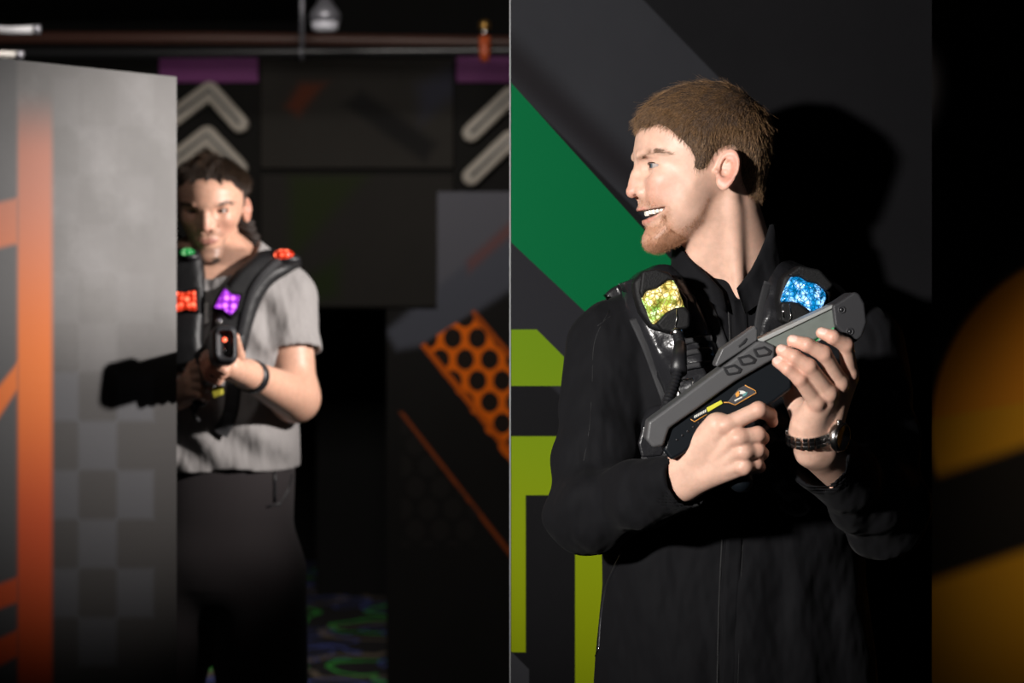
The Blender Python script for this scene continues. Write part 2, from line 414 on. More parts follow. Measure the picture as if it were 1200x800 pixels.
    def teeth(s, parent, m):
        V, Fc = [], []; path = []
        for w in np.linspace(0, .032, 65):
            f = np.linspace(.12, .0, 600); v = s.skull(np.stack([f, np.full(600, w), np.full(600, hz(566))], 1)); i = np.argmax(v < -.0028); path.append((f[i], w))
        path = np.array(path); al = np.concatenate([[0], np.cumsum(np.hypot(*np.diff(path, axis=0).T))])
        ws = [.0086, .0068, .0076, .0070, .0066, .0075]
        for sd in (1, -1):
            x = 0
            for i, w in enumerate(ws):
                xm = x+w/2; x += w; hgt = [.0098, .0088, .0092, .0080, .0072, .006][i]
                at = lambda z: np.array([np.interp(z, al, path[:, 0]), np.interp(z, al, path[:, 1]), 0])
                c = at(xm); tg = at(xm+.002)-at(max(0, xm-.002)); tg /= np.linalg.norm(tg); c[1] *= sd; tg[1] *= sd; c[2] = hz(560)+.0035+.0012*i*.5
                nn = np.array([tg[1], -tg[0], 0]); nn *= np.sign(nn[0]) if abs(nn[0]) > .02 else 1
                b = len(V); nz = 5
                for iz in range(nz):
                    z = iz/(nz-1); hw = w/2*(.80+.17*math.sin(min(1, z*1.4+.15)*math.pi/2)) if iz < nz-1 else w/2*.80
                    for k in range(12):
                        t = 2*math.pi*k/12; ex = math.copysign(abs(math.cos(t))**.5, math.cos(t)); ey = math.copysign(abs(math.sin(t))**.7, math.sin(t))
                        V.append(s.wld((c+tg*hw*ex+nn*.0032*ey*(1 if iz < nz-1 else .6)+np.array([0, 0, .0-hgt*z]))[None])[0])
                for iz in range(nz-1):
                    for k in range(12): Fc.append([b+iz*12+k, b+iz*12+(k+1) % 12, b+(iz+1)*12+(k+1) % 12, b+(iz+1)*12+k])
                Fc.append([b+k for k in range(12)]); Fc.append([b+(nz-1)*12+k for k in range(12)][::-1])
        return link('teeth', mesh_np('teeth', V, Fc), m, parent)
    def colours(s, p, skin, beard, lipc, brow, pink, beardk=1.0):
        """the skin's own colours at points p"""
        q = s.loc(p); qa = q.copy(); qa[:, 1] = np.abs(qa[:, 1]); C = np.tile(np.array(skin), (len(p), 1))
        def mixc(C, c, m): m = np.clip(m, 0, 1)[:, None]; return C*(1-m)+np.array(c)*m
        T = s.T
        sm = lambda d, a, b: np.clip((b-d)/(b-a), 0, 1)
        C = mixc(C, pink, .35*sm(ell(qa, T(215,480,.042), (.03,.02,.022)), -.008, .008))
        C = mixc(C, pink, .40*sm(sph(qa, T(128,485,0), .013), -.004, .006))
        C = mixc(C, pink, .75*sm(np.abs(qa[:, 1]-.084), .0, .014)*sm(np.hypot(qa[:, 0]-hx(EAR[0]), qa[:, 2]-hz(EAR[1])), .02, .034))
        jit = rng.uniform(-.0025, .0025, len(p))
        for pts, w in ((HP([(172,612),(168,700),(215,735),(300,720),(345,655),(300,640),(262,600),(250,560),(236,566),(232,600),(205,612)]), .9),):
            g = Poly2(pts); m = sm(-g(q[:, 0], q[:, 2])+jit, -.006, .005); C = mixc(C, beard, w*m*.8*beardk)
        g = Poly2(HP([(140,500),(215,512),(238,546),(150,546)])); C = mixc(C, beard, .35*beardk*sm(-g(q[:, 0], q[:, 2])+jit, -.003, .004))
        g = Poly2(HP([(300,640),(345,655),(420,600),(450,500),(425,480),(400,540)])); C = mixc(C, beard, .22*beardk*sm(-g(q[:, 0], q[:, 2])+jit, -.006, .008))
        LU = [.0024, .0028, .0030, .0028, .0024, .0016] if s.smile else [.0024, .0031, .0032, .0030, .0022]
        LL = [.0036, .0042, .0038, .0030, .0024, .0016] if s.smile else [.0036, .0046, .0046, .0034, .0022]
        lu = chain(qa, s.lip_pts(True), LU, .002); ll = chain(qa, s.lip_pts(False), LL, .002)
        C = mixc(C, lipc, .85*sm(np.minimum(lu, ll), .0, .0014))
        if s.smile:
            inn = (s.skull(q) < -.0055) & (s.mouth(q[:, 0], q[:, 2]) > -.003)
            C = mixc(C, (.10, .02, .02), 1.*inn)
        C = mixc(C, brow, .35*sm(chain(qa, s.brow_pts(), [.0030, .0034, .0014]), .0, .002))
        ec = np.array(s.T(*EYE)); r = np.abs(np.linalg.norm(qa-ec, axis=1)-.0130)
        nr = (r < .0016) & (np.abs(q[:, 2]-ec[2]) < .0062) & (qa[:, 0] > ec[0]+.003); C = mixc(C, (.25, .11, .08), .45*nr)
        return C
HAIRLINE1 = [(118,232),(150,246),(185,238),(215,236),(245,250),(280,285),(312,318),(328,346),(340,368),(336,400),(356,411),(384,408),(402,378),(418,350),(440,330),(470,316),(498,322),
             (518,352),(528,400),(530,430),(545,462),(572,510),(600,545),(640,575),(700,520),(760,400),(780,200),(640,0),(400,-40),(200,0),(80,120)]
# ------------------------------------------------------------------ shared materials
M = {}
def skin_mat(name):
    N = NT(name); a = N.n('ShaderNodeVertexColor', layer_name='Col'); co = N.coord()
    f = N.noise(90, 4, co); c = N.n('ShaderNodeHueSaturation'); N.put(c.inputs['Color'], a.outputs[0]); N.put(c.inputs['Value'], N.ramp(f, .3, .7, .93, 1.06))
    N.base(c.outputs[0]); N.set(Roughness=.46); N.b.inputs['Subsurface Weight'].default_value = .12; N.b.inputs['Subsurface Radius'].default_value = (1, .35, .2); N.b.inputs['Subsurface Scale'].default_value = .006
    N.b.inputs['Specular IOR Level'].default_value = .42; N.bump(N.noise(900, 3, co), .12, .0006); return N.m
M['skin'] = skin_mat('skin')
def cloth(name, c, scale=900, rough=.8, sheen=.2, var=.12, spec=.25, bd=.0006, wr=.0):
    N = NT(name); co = N.coord(); f = N.noise(scale, 3, co); g = N.noise(scale*.03, 3, co)
    N.base(N.mix(N.math('MULTIPLY', N.math('ADD', f, g), .5), tuple(x*(1-var) for x in c), tuple(x*(1+var) for x in c)))
    N.set(Roughness=rough); N.b.inputs['Specular IOR Level'].default_value = spec; N.b.inputs['Sheen Weight'].default_value = sheen; N.b.inputs['Sheen Roughness'].default_value = .5
    if wr:
        mp = N.n('ShaderNodeMapping'); N.put(mp.inputs[0], co); mp.inputs['Rotation'].default_value = (.3, .5, .2); mp.inputs['Scale'].default_value = (1.6, 1, .75)
        h = N.noise(13, 2, mp.outputs[0], .45); b1 = N.n('ShaderNodeBump'); b1.inputs['Strength'].default_value = 1.; b1.inputs['Distance'].default_value = wr; N.put(b1.inputs['Height'], h)
        b2_ = N.n('ShaderNodeBump'); b2_.inputs['Strength'].default_value = .35; b2_.inputs['Distance'].default_value = bd; N.put(b2_.inputs['Height'], f); N.put(b2_.inputs['Normal'], b1.outputs[0]); N.put(N.b.inputs['Normal'], b2_.outputs[0]); return N.m
    N.bump(f, .35, bd); return N.m
M['jacket'] = cloth('black_softshell', (.0068, .0068, .0080), rough=.8, sheen=.015, var=.2, spec=.09, wr=.022)
M['jacket_in'] = cloth('black_lining', (.012, .012, .014))
M['zip'] = mat('zip_teeth', (.014, .014, .015), .6, .0, .3, bmp=.6, bs=900)
M['black'] = mat('black_plastic', (.012, .012, .014), .42, 0, .5, bmp=.2, bs=700)
M['black_rough'] = mat('black_rough_plastic', (.0055, .0055, .006), .6, 0, .25, bmp=.5, bs=500, bd=.001)
M['vinyl'] = mat('black_vinyl', (.014, .014, .016), .27, 0, .6, var=.3, vs=25, bmp=.35, bs=45, bd=.006)
M['vinyl2'] = mat('matte_black_vest', (.009, .009, .010), .5, 0, .4, bmp=.3, bs=60, bd=.003)
M['strap'] = mat('nylon_webbing', (.016, .016, .018), .65, 0, .35, bmp=.5, bs=900)
M['chrome'] = mat('polished_steel', (.62, .60, .58), .22, 1.0)
M['steel'] = mat('brushed_steel', (.20, .225, .205), .40, .35, var=.25, vs=60)
M['gunshell'] = mat('charcoal_shell', (.075, .075, .078), .42, 0, .5, var=.10, vs=40, bmp=.25, bs=900, bd=.0005)
M['muzzle'] = mat('dark_rubberised_shell', (.028, .028, .031), .5, 0, .35, bmp=.3, bs=900, bd=.0004)
M['navy'] = mat('blue_black_body', (.0045, .0065, .009), .4, 0, .3)
M['eye_white'] = mat('eye_white', (.36, .31, .29), .6, 0, .2); M['iris'] = mat('iris', (.075, .095, .11), .5); M['pupil'] = mat('pupil', (.005, .005, .005), .08)
M['teeth'] = mat('tooth_enamel', (.78, .74, .66), .22)
def hair_mat(name, c1, c2):
    N = NT(name); co = N.coord(); f = N.noise(350, 3, co); N.base(N.mix(N.ramp(f, .35, .65), c1, c2)); N.set(Roughness=.42); N.b.inputs['Specular IOR Level'].default_value = .45; return N.m
M['hair1'] = hair_mat('light_brown_hair', (.11, .058, .027), (.34, .20, .10)); M['hair1cap'] = mat('hair_under', (.05, .027, .014), .8, bmp=.6, bs=300, bd=.003)
M['beard1'] = hair_mat('ginger_stubble', (.30, .13, .06), (.46, .22, .11))
def led(name, c, dark, strength, scale=160, green=None):
    """translucent crinkled lens lit from inside by LEDs"""
    N = NT(name); co = N.coord(); v = N.n('ShaderNodeTexVoronoi', feature='DISTANCE_TO_EDGE'); v.inputs['Scale'].default_value = scale; N.put(v.inputs['Vector'], co)
    v2 = N.n('ShaderNodeTexVoronoi'); v2.inputs['Scale'].default_value = scale*.55; N.put(v2.inputs['Vector'], co)
    e = N.ramp(v.outputs['Distance'], .0, .20, .03, 1.1); s = N.ramp(v2.outputs['Distance'], .75, .15)
    k = N.math('MULTIPLY', e, N.math('ADD', N.math('MULTIPLY', s, .9), .22))
    cc = c
    if green: cc = N.mix(N.ramp(N.noise(38, 1, co), .50, .60), c, green)
    col = N.mix(N.math('MULTIPLY', s, .38), cc, (1, 1, .9))
    N.base(dark); N.set(Roughness=.15); N.put(N.b.inputs['Emission Color'], col); N.put(N.b.inputs['Emission Strength'], N.math('MULTIPLY', k, strength)); return N.m
M['led_yellow'] = led('yellow_led_lens', (1., .70, .16), (.25, .2, .03), 1.9, 170, green=(.25, .75, .10))
M['led_blue'] = led('blue_led_lens', (.006, .40, 1.), (.0, .08, .2), 2.2, 190)
def fold(p, a, b, amp, freq, t0=.0, t1=1., ph=0., k=18):
    """soft cloth folds running around a limb from a to b"""
    a = np.asarray(a); b = np.asarray(b); ba = b-a; L = np.linalg.norm(ba); t = ((p-a)@ba)/(L*L); q = p-a-t[:, None]*ba
    wob = np.sin(q[:, 0]*k*2+q[:, 2]*k+ph)*1.2+np.sin(q[:, 1]*k*1.6-ph)*.9
    w = np.clip((t-t0)/.15, 0, 1)*np.clip((t1-t)/.15, 0, 1)
    s = np.sin(t*freq+wob+ph); return amp*w*(s)

# ------------------------------------------------------------------ the man by the painted wall
YB = 2.80
H1 = Head(P(829, 200, 2.75), math.radians(6), hairline=HAIRLINE1, hair_t=.0090)
def hw1(cx, cy, w=0.): return H1.wld(np.array([[hx(cx), w, hz(cy)]]))[0]
NA, NB = hw1(458, 560), hw1(552, 862, -.034)
def neck1(p):
    q = (p-NA)@H1.R.T; ax = (NB-NA)@H1.R.T; q2 = q.copy(); q2[:, 1] *= 1.12
    d = smin(cap(q2, (0, 0, 0), ax, .0520, .0550), cap(q2, (hx(545)-hx(458), .004, hz(560)-hz(560)), (hx(622)-hx(458), -.026, hz(790)-hz(560)), .028, .036), .03)*.92
    ear_base = hw1(500, 500, .043); coll = P(866, 352, 2.730)
    d = smin(d, cap(p, ear_base, coll, .0070, .0080), .016)
    d = smin(d, sph(p, hw1(395, 745, .0), .010), .014)
    return d
def headneck1(p): return smin(H1.world(H1.face, p), neck1(p), .009)

# right hand (on the grip) and left hand (along the barrel): picture point, depth, radius
RW = [P(800, 551, 2.515), P(803, 566, 2.515)]
RF = dict(
 index=([P(851,498,2.459), P(889,480,2.456), P(902,486,2.476), P(905,494,2.496)], [.0108, .0102, .0086, .0074]),
 middle=([P(866,513,2.453), P(888,509,2.458), P(893,513,2.484), P(880,517,2.500)], [.0106, .0100, .0086, .0074]),
 ring=([P(872,530,2.455), P(888,527,2.462), P(893,531,2.484), P(880,535,2.500)], [.0104, .0094, .0080, .0070]),
 little=([P(872,547,2.460), P(886,543,2.468), P(890,547,2.486), P(879,550,2.500)], [.0100, .0086, .0072, .0064]),
 thumb=([P(818,540,2.505), P(830,516,2.520), P(842,500,2.538), P(858,488,2.540)], [.013, .0120, .0100, .0082]))
def hand_r(p):
    E = ELB_R
    d = smin(cap(p, RW[0], E, .0215, .030), cap(p, RW[1], E, .0205, .030), .012)
    for k, a in (('index', 0), ('middle', 0), ('ring', 1), ('little', 1)):
        mc = RF[k][0][0]; d = smin(d, cap(p, RW[a], mc+np.array([-.004, .007, 0]), .0190, .0125), .010)
    d = smin(d, cap(p, RW[0], RF['index'][0][0]+np.array([-.012, .012, .0]), .020, .014), .012)
    for k, (pts, rs) in RF.items(): d = smin(d, chain(p, pts, rs, .003), .0045)
    # knuckles, tendons, nails
    for k in ('index', 'middle', 'ring', 'little'):
        mc = RF[k][0][0]; d = smin(d, sph(p, mc+np.array([.001, -.003, .001]), .0088), .006)
        d = smin(d, cap(p, RW[0]*.6+RW[1]*.4+np.array([.015, -.0165, 0]), mc+np.array([-.006, -.0060, 0]), .0026, .0030), .006)
    return d
LW = [P(946, 508, 2.500), P(966, 506, 2.512)]
LF = dict(
 index=([P(996,438,2.487), P(991,404,2.458), P(976,395,2.448), P(963,390,2.4545)], [.0105, .0096, .0086, .0074]),
 middle=([P(985,449,2.474), P(965,414,2.446), P(946,404,2.441), P(929,399,2.4530)], [.0106, .0098, .0086, .0076]),
 ring=([P(972,461,2.466), P(948,429,2.441), P(931,418,2.439), P(916,410,2.4530)], [.0104, .0094, .0084, .0074]),
 little=([P(957,472,2.466), P(937,444,2.446), P(923,432,2.443), P(911,424,2.4550)], [.0100, .0088, .0078, .0068]),
 thumb=([P(945,492,2.495), P(932,470,2.522), P(920,450,2.541), P(905,438,2.545)], [.0185, .0135, .0105, .0085]))
def hand_l(p):
    fore = P(972, 552, 2.545)
    d = smin(chain(p, [LW[0], P(950,528,2.512), ELB_L], [.0200, .0190, .024], .01), chain(p, [LW[1], P(964,528,2.522), ELB_L], [.0200, .0190, .024], .01), .012)
    for k, a in (('index', 1), ('middle', 1), ('ring', 0), ('little', 0)):
        mc = LF[k][0][0]; d = smin(d, cap(p, LW[a], mc+np.array([0, .007, -.004]), .0190, .0125), .010)
    d = smin(d, cap(p, P(943, 497, 2.490), P(952, 480, 2.480), .0165, .0135), .010)
    for k, (pts, rs) in LF.items(): d = smin(d, chain(p, pts, rs, .003), .0045)
    for k in ('index', 'middle', 'ring', 'little'):
        mc = LF[k][0][0]; d = smin(d, sph(p, mc+np.array([0, -.0035, .001]), .0086), .006)
    return d
ELB_R = P(690, 600, 2.700); ELB_L = P(1036, 602, 2.700)
SHO_R = P(716, 408, 2.80); SHO_L = P(1008, 406, 2.80)
CUF_R = P(806, 562, 2.512); CUF_L = P(962, 538, 2.520)
TORSO = [(1.60, .305, 2.795, .045, .045), (1.565, .305, 2.80, .075, .062), (1.545, .305, 2.805, .110, .075), (1.50, .310, 2.815, .160, .098), (1.43, .312, 2.815, .188, .118), (1.33, .312, 2.815, .188, .130),
         (1.22, .312, 2.815, .186, .128), (1.12, .314, 2.815, .186, .124), (1.02, .316, 2.815, .198, .128), (.90, .316, 2.815, .206, .134), (.80, .316, 2.815, .206, .134)]
def torso1(p, inset=0.):
    d = stack(p, TORSO)
    d = smin(d, cap(p, P(845, 352, 2.81), SHO_R+np.array([.01, 0, .008]), .062, .056), .04); d = smin(d, cap(p, P(880, 352, 2.81), SHO_L+np.array([-.01, 0, .008]), .062, .056), .04)
    return d+inset
def arms1(p, r0=0.):
    dr = smin(cap(p, SHO_R, ELB_R, .064-r0, .057-r0), cap(p, ELB_R, CUF_R, .054-r0, .0385-r0*.4), .022)
    dl = smin(cap(p, SHO_L, ELB_L, .064-r0, .057-r0), cap(p, ELB_L, CUF_L, .054-r0, .0400-r0*.4), .022)
    return dr, dl
def cuff_cut(p, c, e, r):
    ax = c-e; ax = ax/np.linalg.norm(ax); t = (p-c)@ax
    hole = cap(p, c-ax*.035, c+ax*.05, r, r+.004)
    return t-.004, hole
def jacket1(p):
    t = torso1(p)
    cx = p[:, 0]-.312; front = np.clip((2.80-p[:, 1])/.06, 0, 1)
    t = t+front*(.0035*np.sin(p[:, 0]*62+3.2*np.sin(p[:, 2]*5+.4)+1.5*np.sin(p[:, 0]*17))*np.clip((1.34-p[:, 2])/.25, 0, 1)
                 +.0030*np.sin(p[:, 2]*38+p[:, 0]*30+2*np.sin(p[:, 0]*12))*np.clip((p[:, 2]-1.15)/.1, 0, 1)*np.clip((1.5-p[:, 2])/.1, 0, 1))
    dr, dl = arms1(p)
    dr = dr+fold(p, SHO_R, ELB_R, .0036, 17, .35, 1.25, .6)+fold(p, ELB_R, CUF_R, .0034, 15, -.15, .72, 1.9)
    dl = dl+fold(p, SHO_L, ELB_L, .0036, 17, .25, 1.25, 2.6)+fold(p, ELB_L, CUF_L, .0034, 15, -.15, .72, .3)
    for i, (c, e) in enumerate(((CUF_R, ELB_R), (CUF_L, ELB_L))):
        cut, hole = cuff_cut(p, c, e, (.0315, .0330)[i])
        if i == 0: dr = smax(smax(dr, cut, .003), -hole, .002)
        else: dl = smax(smax(dl, cut, .003), -hole, .002)
    a = smin(dr, dl, .01)
    return np.maximum(smin(t, a, .012), np.maximum(.86-p[:, 2], p[:, 2]-1.585))
t_ = (.60, .36, .255)
def build_skin(name, parts, colour):
    Vs, Qs, n = [], [], 0
    for f, lo, hi, h in parts:
        V, Q = snet(f, lo, hi, h); Vs.append(V); Qs.append(Q+n); n += len(V)
    V = np.vstack(Vs); me = fast_mesh(name, V, np.vstack(Qs)); set_col(me, colour(V)); return link(name, me, M['skin'])
SK1 = (.66, .41, .31)
def hand_tint(p, C, fingers, W, pink=(.60, .24, .17)):
    for k, (pts, rs) in fingers.items():
        tc = pts[-2]*.12+pts[-1]*.88; ad = (pts[-1]-pts[-2])/np.linalg.norm(pts[-1]-pts[-2]); up_ = np.array([0, -1, .35]); up_ = up_-ad*(up_@ad); up_ /= np.linalg.norm(up_); sd_ = np.cross(ad, up_)
        for j, pt in enumerate(pts):
            d = np.linalg.norm(p-pt, axis=1); m = np.clip(1-(d-.004)/.012, 0, 1)[:, None]*(.45 if j < 3 else .38); C = C*(1-m)+np.array(pink)*m
        r = p-tc; u_ = r@ad; s_ = r@sd_; h_ = r@up_; m = ((np.sqrt((u_/.0062)**2+(s_/.0052)**2) < 1) & (h_ > .002) & (np.linalg.norm(r, axis=1) < .013))[:, None]*.75; C = C*(1-m)+np.array((.80, .56, .48))*m
    return C
def colour1(V):
    C = H1.colours(V, SK1, (.40, .185, .10), (.50, .19, .15), (.20, .11, .06), (.60, .235, .17), 1.0)
    far = np.linalg.norm(V-H1.O, axis=1) > .22; C[far] = SK1
    hm = V[:, 1] < 2.56; C[hm] = hand_tint(V[hm], np.tile(np.array(SK1), (hm.sum(), 1)), {**{a: b for a, b in RF.items()}, **{a+'_': b for a, b in LF.items()}}, None)
    return C
LEGS1 = dict(hip=[(.315-.09, 2.815, .92), (.315+.09, 2.815, .92)], knee=[(.20, 2.79, .50), (.44, 2.79, .50)], ankle=[(.17, 2.82, .10), (.47, 2.82, .10)])
def legs1(p, g=0.):
    d = ell(p, (.316, 2.815, .95), (.17+g, .115+g, .12+g))
    for i in (0, 1):
        h, k, a = LEGS1['hip'][i], LEGS1['knee'][i], LEGS1['ankle'][i]
        d = smin(d, chain(p, [h, k, a], [.088+g, .062+g, .048+g*1.6], .02), .03)
    return d
def body1(p):
    d = np.maximum(torso1(p, .014), .88-p[:, 2]); dr, dl = arms1(p, .022)
    dr = np.maximum(dr, (p-CUF_R)@((CUF_R-ELB_R)/np.linalg.norm(CUF_R-ELB_R))+.06); dl = np.maximum(dl, (p-CUF_L)@((CUF_L-ELB_L)/np.linalg.norm(CUF_L-ELB_L))+.06)
    d = smin(smin(d, dr, .01), dl, .01)
    return np.maximum(smin(d, legs1(p), .02), -1)
def body1c(p):
    d = body1(p); return np.maximum(d, p[:, 2]-1.56)
man1 = build_skin('person', [
    (lambda p: np.maximum(headneck1(p), (NB[2]-.035)-p[:, 2]), np.array([.10, 2.58, 1.50]), np.array([.50, 2.98, 1.87]), .0016),
    (lambda p: np.maximum(hand_r(p), .155-p[:, 0]), np.array([.14, 2.40, 1.26]), np.array([.36, 2.68, 1.42]), .0015),
    (lambda p: np.maximum(hand_l(p), p[:, 0]-.45), np.array([.29, 2.40, 1.24]), np.array([.48, 2.70, 1.50]), .0015),
    (body1c, np.array([-.05, 2.50, .05]), np.array([.70, 3.02, 1.60]), .011)], colour1)
tag(man1, 'young man in black jacket and vest, head in profile, holding a long phaser', 'person')
H1.teeth(man1, M['teeth']); H1.eyes(man1, M['eye_white'], M['iris'], M['pupil'], (1, .22, -.03)); H1.lashes(man1, M['pupil'])
print('skin1 done')
# hair
V, Q = snet(lambda p: H1.world(H1.hairf, p), H1.O-.17, H1.O+.17, .0028)
q = H1.loc(V); t = H1.hair_t(q); keep = (t > -.002)
me = fast_mesh('hair', V, Q[keep[Q].all(1)]); hair1 = link('hair', me, M['hair1cap'], man1)
def scatter(V, Q, n, w=None):
    a = V[Q]; ar = np.linalg.norm(np.cross(a[:, 1]-a[:, 0], a[:, 2]-a[:, 0]), axis=1)+np.linalg.norm(np.cross(a[:, 3]-a[:, 0], a[:, 2]-a[:, 0]), axis=1)
    if w is not None: ar = ar*w(a.mean(1))
    i = rng.choice(len(Q), n, p=ar/ar.sum()); u = rng.random((n, 1)); v = rng.random((n, 1)); b = a[i]
    return b[:, 0]*(1-u)*(1-v)+b[:, 1]*u*(1-v)+b[:, 2]*u*v+b[:, 3]*(1-u)*v
def hair_coat(Hd, V, Q, n, name, m, parent, lt=.026, ls=.010, rad=.00022, fwd=.5, curl=.24):
    r = scatter(V, Q, n, lambda c: (Hd.hair_t(Hd.loc(c)) > .0002)*(1+1.2*(np.abs(Hd.loc(c)[:, 1]) > .03)))
    ql = Hd.loc(r); fn = lambda p: Hd.world(Hd.skull, p); nn = grad(fn, r, .002)
    crown = np.array([-.075, .01, .115]); fl = ql-crown; fl[:, 1] *= .9
    front = np.clip((ql[:, 0]-.0)/.05, 0, 1)*np.clip((ql[:, 2]-.03)/.03, 0, 1)
    fl = fl/np.linalg.norm(fl, axis=1, keepdims=True)
    top = np.clip((ql[:, 2]-.045)/.03, 0, 1)
    side = 1-top
    fl = fl*(.6+.4*top)[:, None]+np.array([-.25, 0, -.55])*side[:, None]+np.array([.55, 0, .10])*(front*fwd)[:, None]
    d = fl@Hd.R; d = d-nn*(d*nn).sum(1)[:, None]; d /= np.linalg.norm(d, axis=1, keepdims=True)+1e-9
    ht = Hd.hair_t(ql); L = (ls+(lt-ls)*np.clip((ht/Hd.ht), 0, 1)*np.clip((ql[:, 2]-.02)/.05, .15, 1))*Hd.sc
    clump = np.sin(ql[:, 0]*210+3*np.sin(ql[:, 2]*120))[:, None]*np.array([.0, .0, .16])@Hd.R
    return strands(name, r-nn*.0015, d+clump, nn, L, rad, m, parent, seg=4, curl=curl, droop=.10, jit=.16)
hair_coat(H1, V, Q, 17000, 'hair_strands', M['hair1'], hair1, rad=.00026, lt=.021, curl=.14)
# eyebrows and beard
def fringe(n=150):
    cx = rng.uniform(152, 250, n); cy = np.interp(cx, [150, 185, 215, 250], [244, 236, 234, 250])+rng.uniform(-16, 2, n); w = rng.uniform(-.045, .055, n)
    q = np.stack([hx(cx)+.03, w, hz(cy)], 1); g = lambda p: H1.hairf(p)
    for _ in range(40): q[:, 0] -= np.clip(g(q), -.008, .008)
    wv = H1.wld(q); nn = grad(lambda p: H1.world(H1.skull, p), wv, .002); d = np.tile(np.array([[.25, .05, -.8]])@H1.R, (n, 1)); d = d-nn*(d*nn).sum(1)[:, None]; d /= np.linalg.norm(d, axis=1, keepdims=True)
    return strands('fringe', wv, d, nn, .0105, .0002, M['hair1'], hair1, seg=5, curl=.30, jit=.22)
def on_skin(Hd, cx, cy, n_side=1):
    fn = lambda p: Hd.face(p); out = []
    w = np.linspace(.10, .0, 160)
    C = np.stack([np.repeat(hx(np.asarray(cx)), 160), np.tile(w, len(cx))*1., np.repeat(hz(np.asarray(cy)), 160)], 1)
    C[:, 0] += C[:, 1]*Hd.kx; C[:, 2] -= C[:, 1]*Hd.kz
    v = fn(C).reshape(len(cx), 160); i = np.argmax(v < 0, axis=1); ok = (v < 0).any(1)
    return C.reshape(len(cx), 160, 3)[np.arange(len(cx)), i][ok]
def brow(Hd, pts, n, name, m, parent, L=.007):
    pts = np.array(pts, float); s = spline(pts, 12, closed=False); u = rng.random(n); ix = (u*(len(s)-1)).astype(int); c = s[ix]
    th = np.interp(u, [0, .25, .7, 1], [5, 8, 6, 2.5]); cx = c[:, 0]+rng.normal(0, 1.5, n); cy = c[:, 1]+rng.uniform(-1, 1, n)*th
    q = on_skin(Hd, cx, cy); q2 = q.copy(); q2[:, 1] *= -1; q = np.vstack([q, q2]); sg = np.sign(q[:, 1:2])
    d = np.hstack([np.full((len(q), 1), -.8), sg*.5, rng.uniform(-.2, .5, (len(q), 1))]); w = Hd.wld(q); dw = d@Hd.R; nn = grad(lambda p: Hd.world(Hd.skull, p), w, .002)
    dw = dw-nn*(dw*nn).sum(1)[:, None]; dw /= np.linalg.norm(dw, axis=1, keepdims=True)
    h = len(w)//2
    for sl_ in (slice(0, h), slice(h, None)): strands(name, (w-nn*.0004)[sl_], dw[sl_], nn[sl_], L*Hd.sc, .00017, m, parent, seg=3, curl=.16, jit=.10)
fringe()
M['brow1'] = hair_mat('brown_eyebrow', (.13, .068, .034), (.22, .12, .065))
brow(H1, [(166,352),(186,336),(216,328),(246,334),(272,344)], 420, 'eyebrows', M['brow1'], man1)
n = 11000; cx = rng.uniform(165, 420, n); cy = rng.uniform(495, 730, n)
g1 = Poly2(HP([(176,612),(176,690),(205,725),(262,722),(300,700),(345,662),(312,645),(272,620),(255,566),(240,572),(232,602),(205,614)]))
g2 = Poly2(HP([(165,512),(214,520),(232,540),(166,542)])); g3 = Poly2(HP([(300,690),(345,655),(400,600),(430,500),(410,500),(385,560),(300,640)]))
w = (g1(hx(cx), hz(cy)) > 0)*1.+(g2(hx(cx), hz(cy)) > 0)*.35+(g3(hx(cx), hz(cy)) > 0)*.22; k = rng.random(n) < w
q = on_skin(H1, cx[k], cy[k]); q2 = q.copy(); q2[:, 1] *= -1; q = np.vstack([q, q2]); wv = H1.wld(q); nn = grad(lambda p: H1.world(H1.skull, p), wv, .002)
dv = np.tile((np.array([[-.15, 0, -1.]])@H1.R), (len(wv), 1)); strands('beard', wv-nn*.0005, dv, nn, .0042, .00016, M['beard1'], man1, seg=2, curl=.5, jit=.4)
print('hair1 done')

# jacket
V, Q = snet(jacket1, (-.08, 2.42, .84), (.72, 3.02, 1.62), .0042); jac = link('jacket', fast_mesh('jacket', V, Q), M['jacket'], man1); print('jacket', len(V))
# standing collar: ring round the neck, open at the front
def collar():
    V, Fc = [], []; n = 60; rows = 6
    zt = lambda a: np.interp(a, [0, 25, 60, 110, 150, 200, 250, 300, 335, 360], [1.524, 1.556, 1.590, 1.602, 1.612, 1.622, 1.630, 1.626, 1.562, 1.526])
    for side in (0, 1):
        for j in range(rows):
            for i in range(n+1):
                a = 8+344*i/n; ar = math.radians(a); t = j/(rows-1); zb = np.interp(a, [0, 40, 180, 320, 360], [1.495, 1.535, 1.555, 1.535, 1.495])
                z = zb+(zt(a)-zb)*t; lean = (z-1.55)
                rx = .080-.012*t+(.0045 if side else 0); ry = .078-.010*t+(.0045 if side else 0)
                cx = .305-.008*t; cy = 2.786
                # a=0 at the front, growing towards picture left
                V.append((cx-math.sin(ar)*rx*(1.0), cy-math.cos(ar)*ry, z))
    m = (n+1)*rows
    for j in range(rows-1):
        for i in range(n):
            b = j*(n+1)+i; Fc.append([b, b+1, b+n+2, b+n+1]); Fc.append([m+b, m+b+n+1, m+b+n+2, m+b+1])
    for i in range(n):
        b = (rows-1)*(n+1)+i; Fc.append([b, b+1, m+b+1, m+b])
    for j in range(rows-1):
        for i in (0, n):
            b = j*(n+1)+i; Fc.append([b, b+n+1, m+b+n+1, m+b])
    o = link('collar', mesh_np('collar', V, Fc), M['jacket'], jac); return o
collar()
def onj(px, py, off=0.0): return hit(jacket1, px, py, 2.40, 3.0)+np.array([0, -off, 0])
def seam(name, pts, r=.0013, off=.0000, m=None, parent=None):
    pp = spline(np.array(pts, float), 8, closed=False); return tube(name, [onj(a, b, off) for a, b in pp], r, m or M['zip'], parent or jac, n=6)
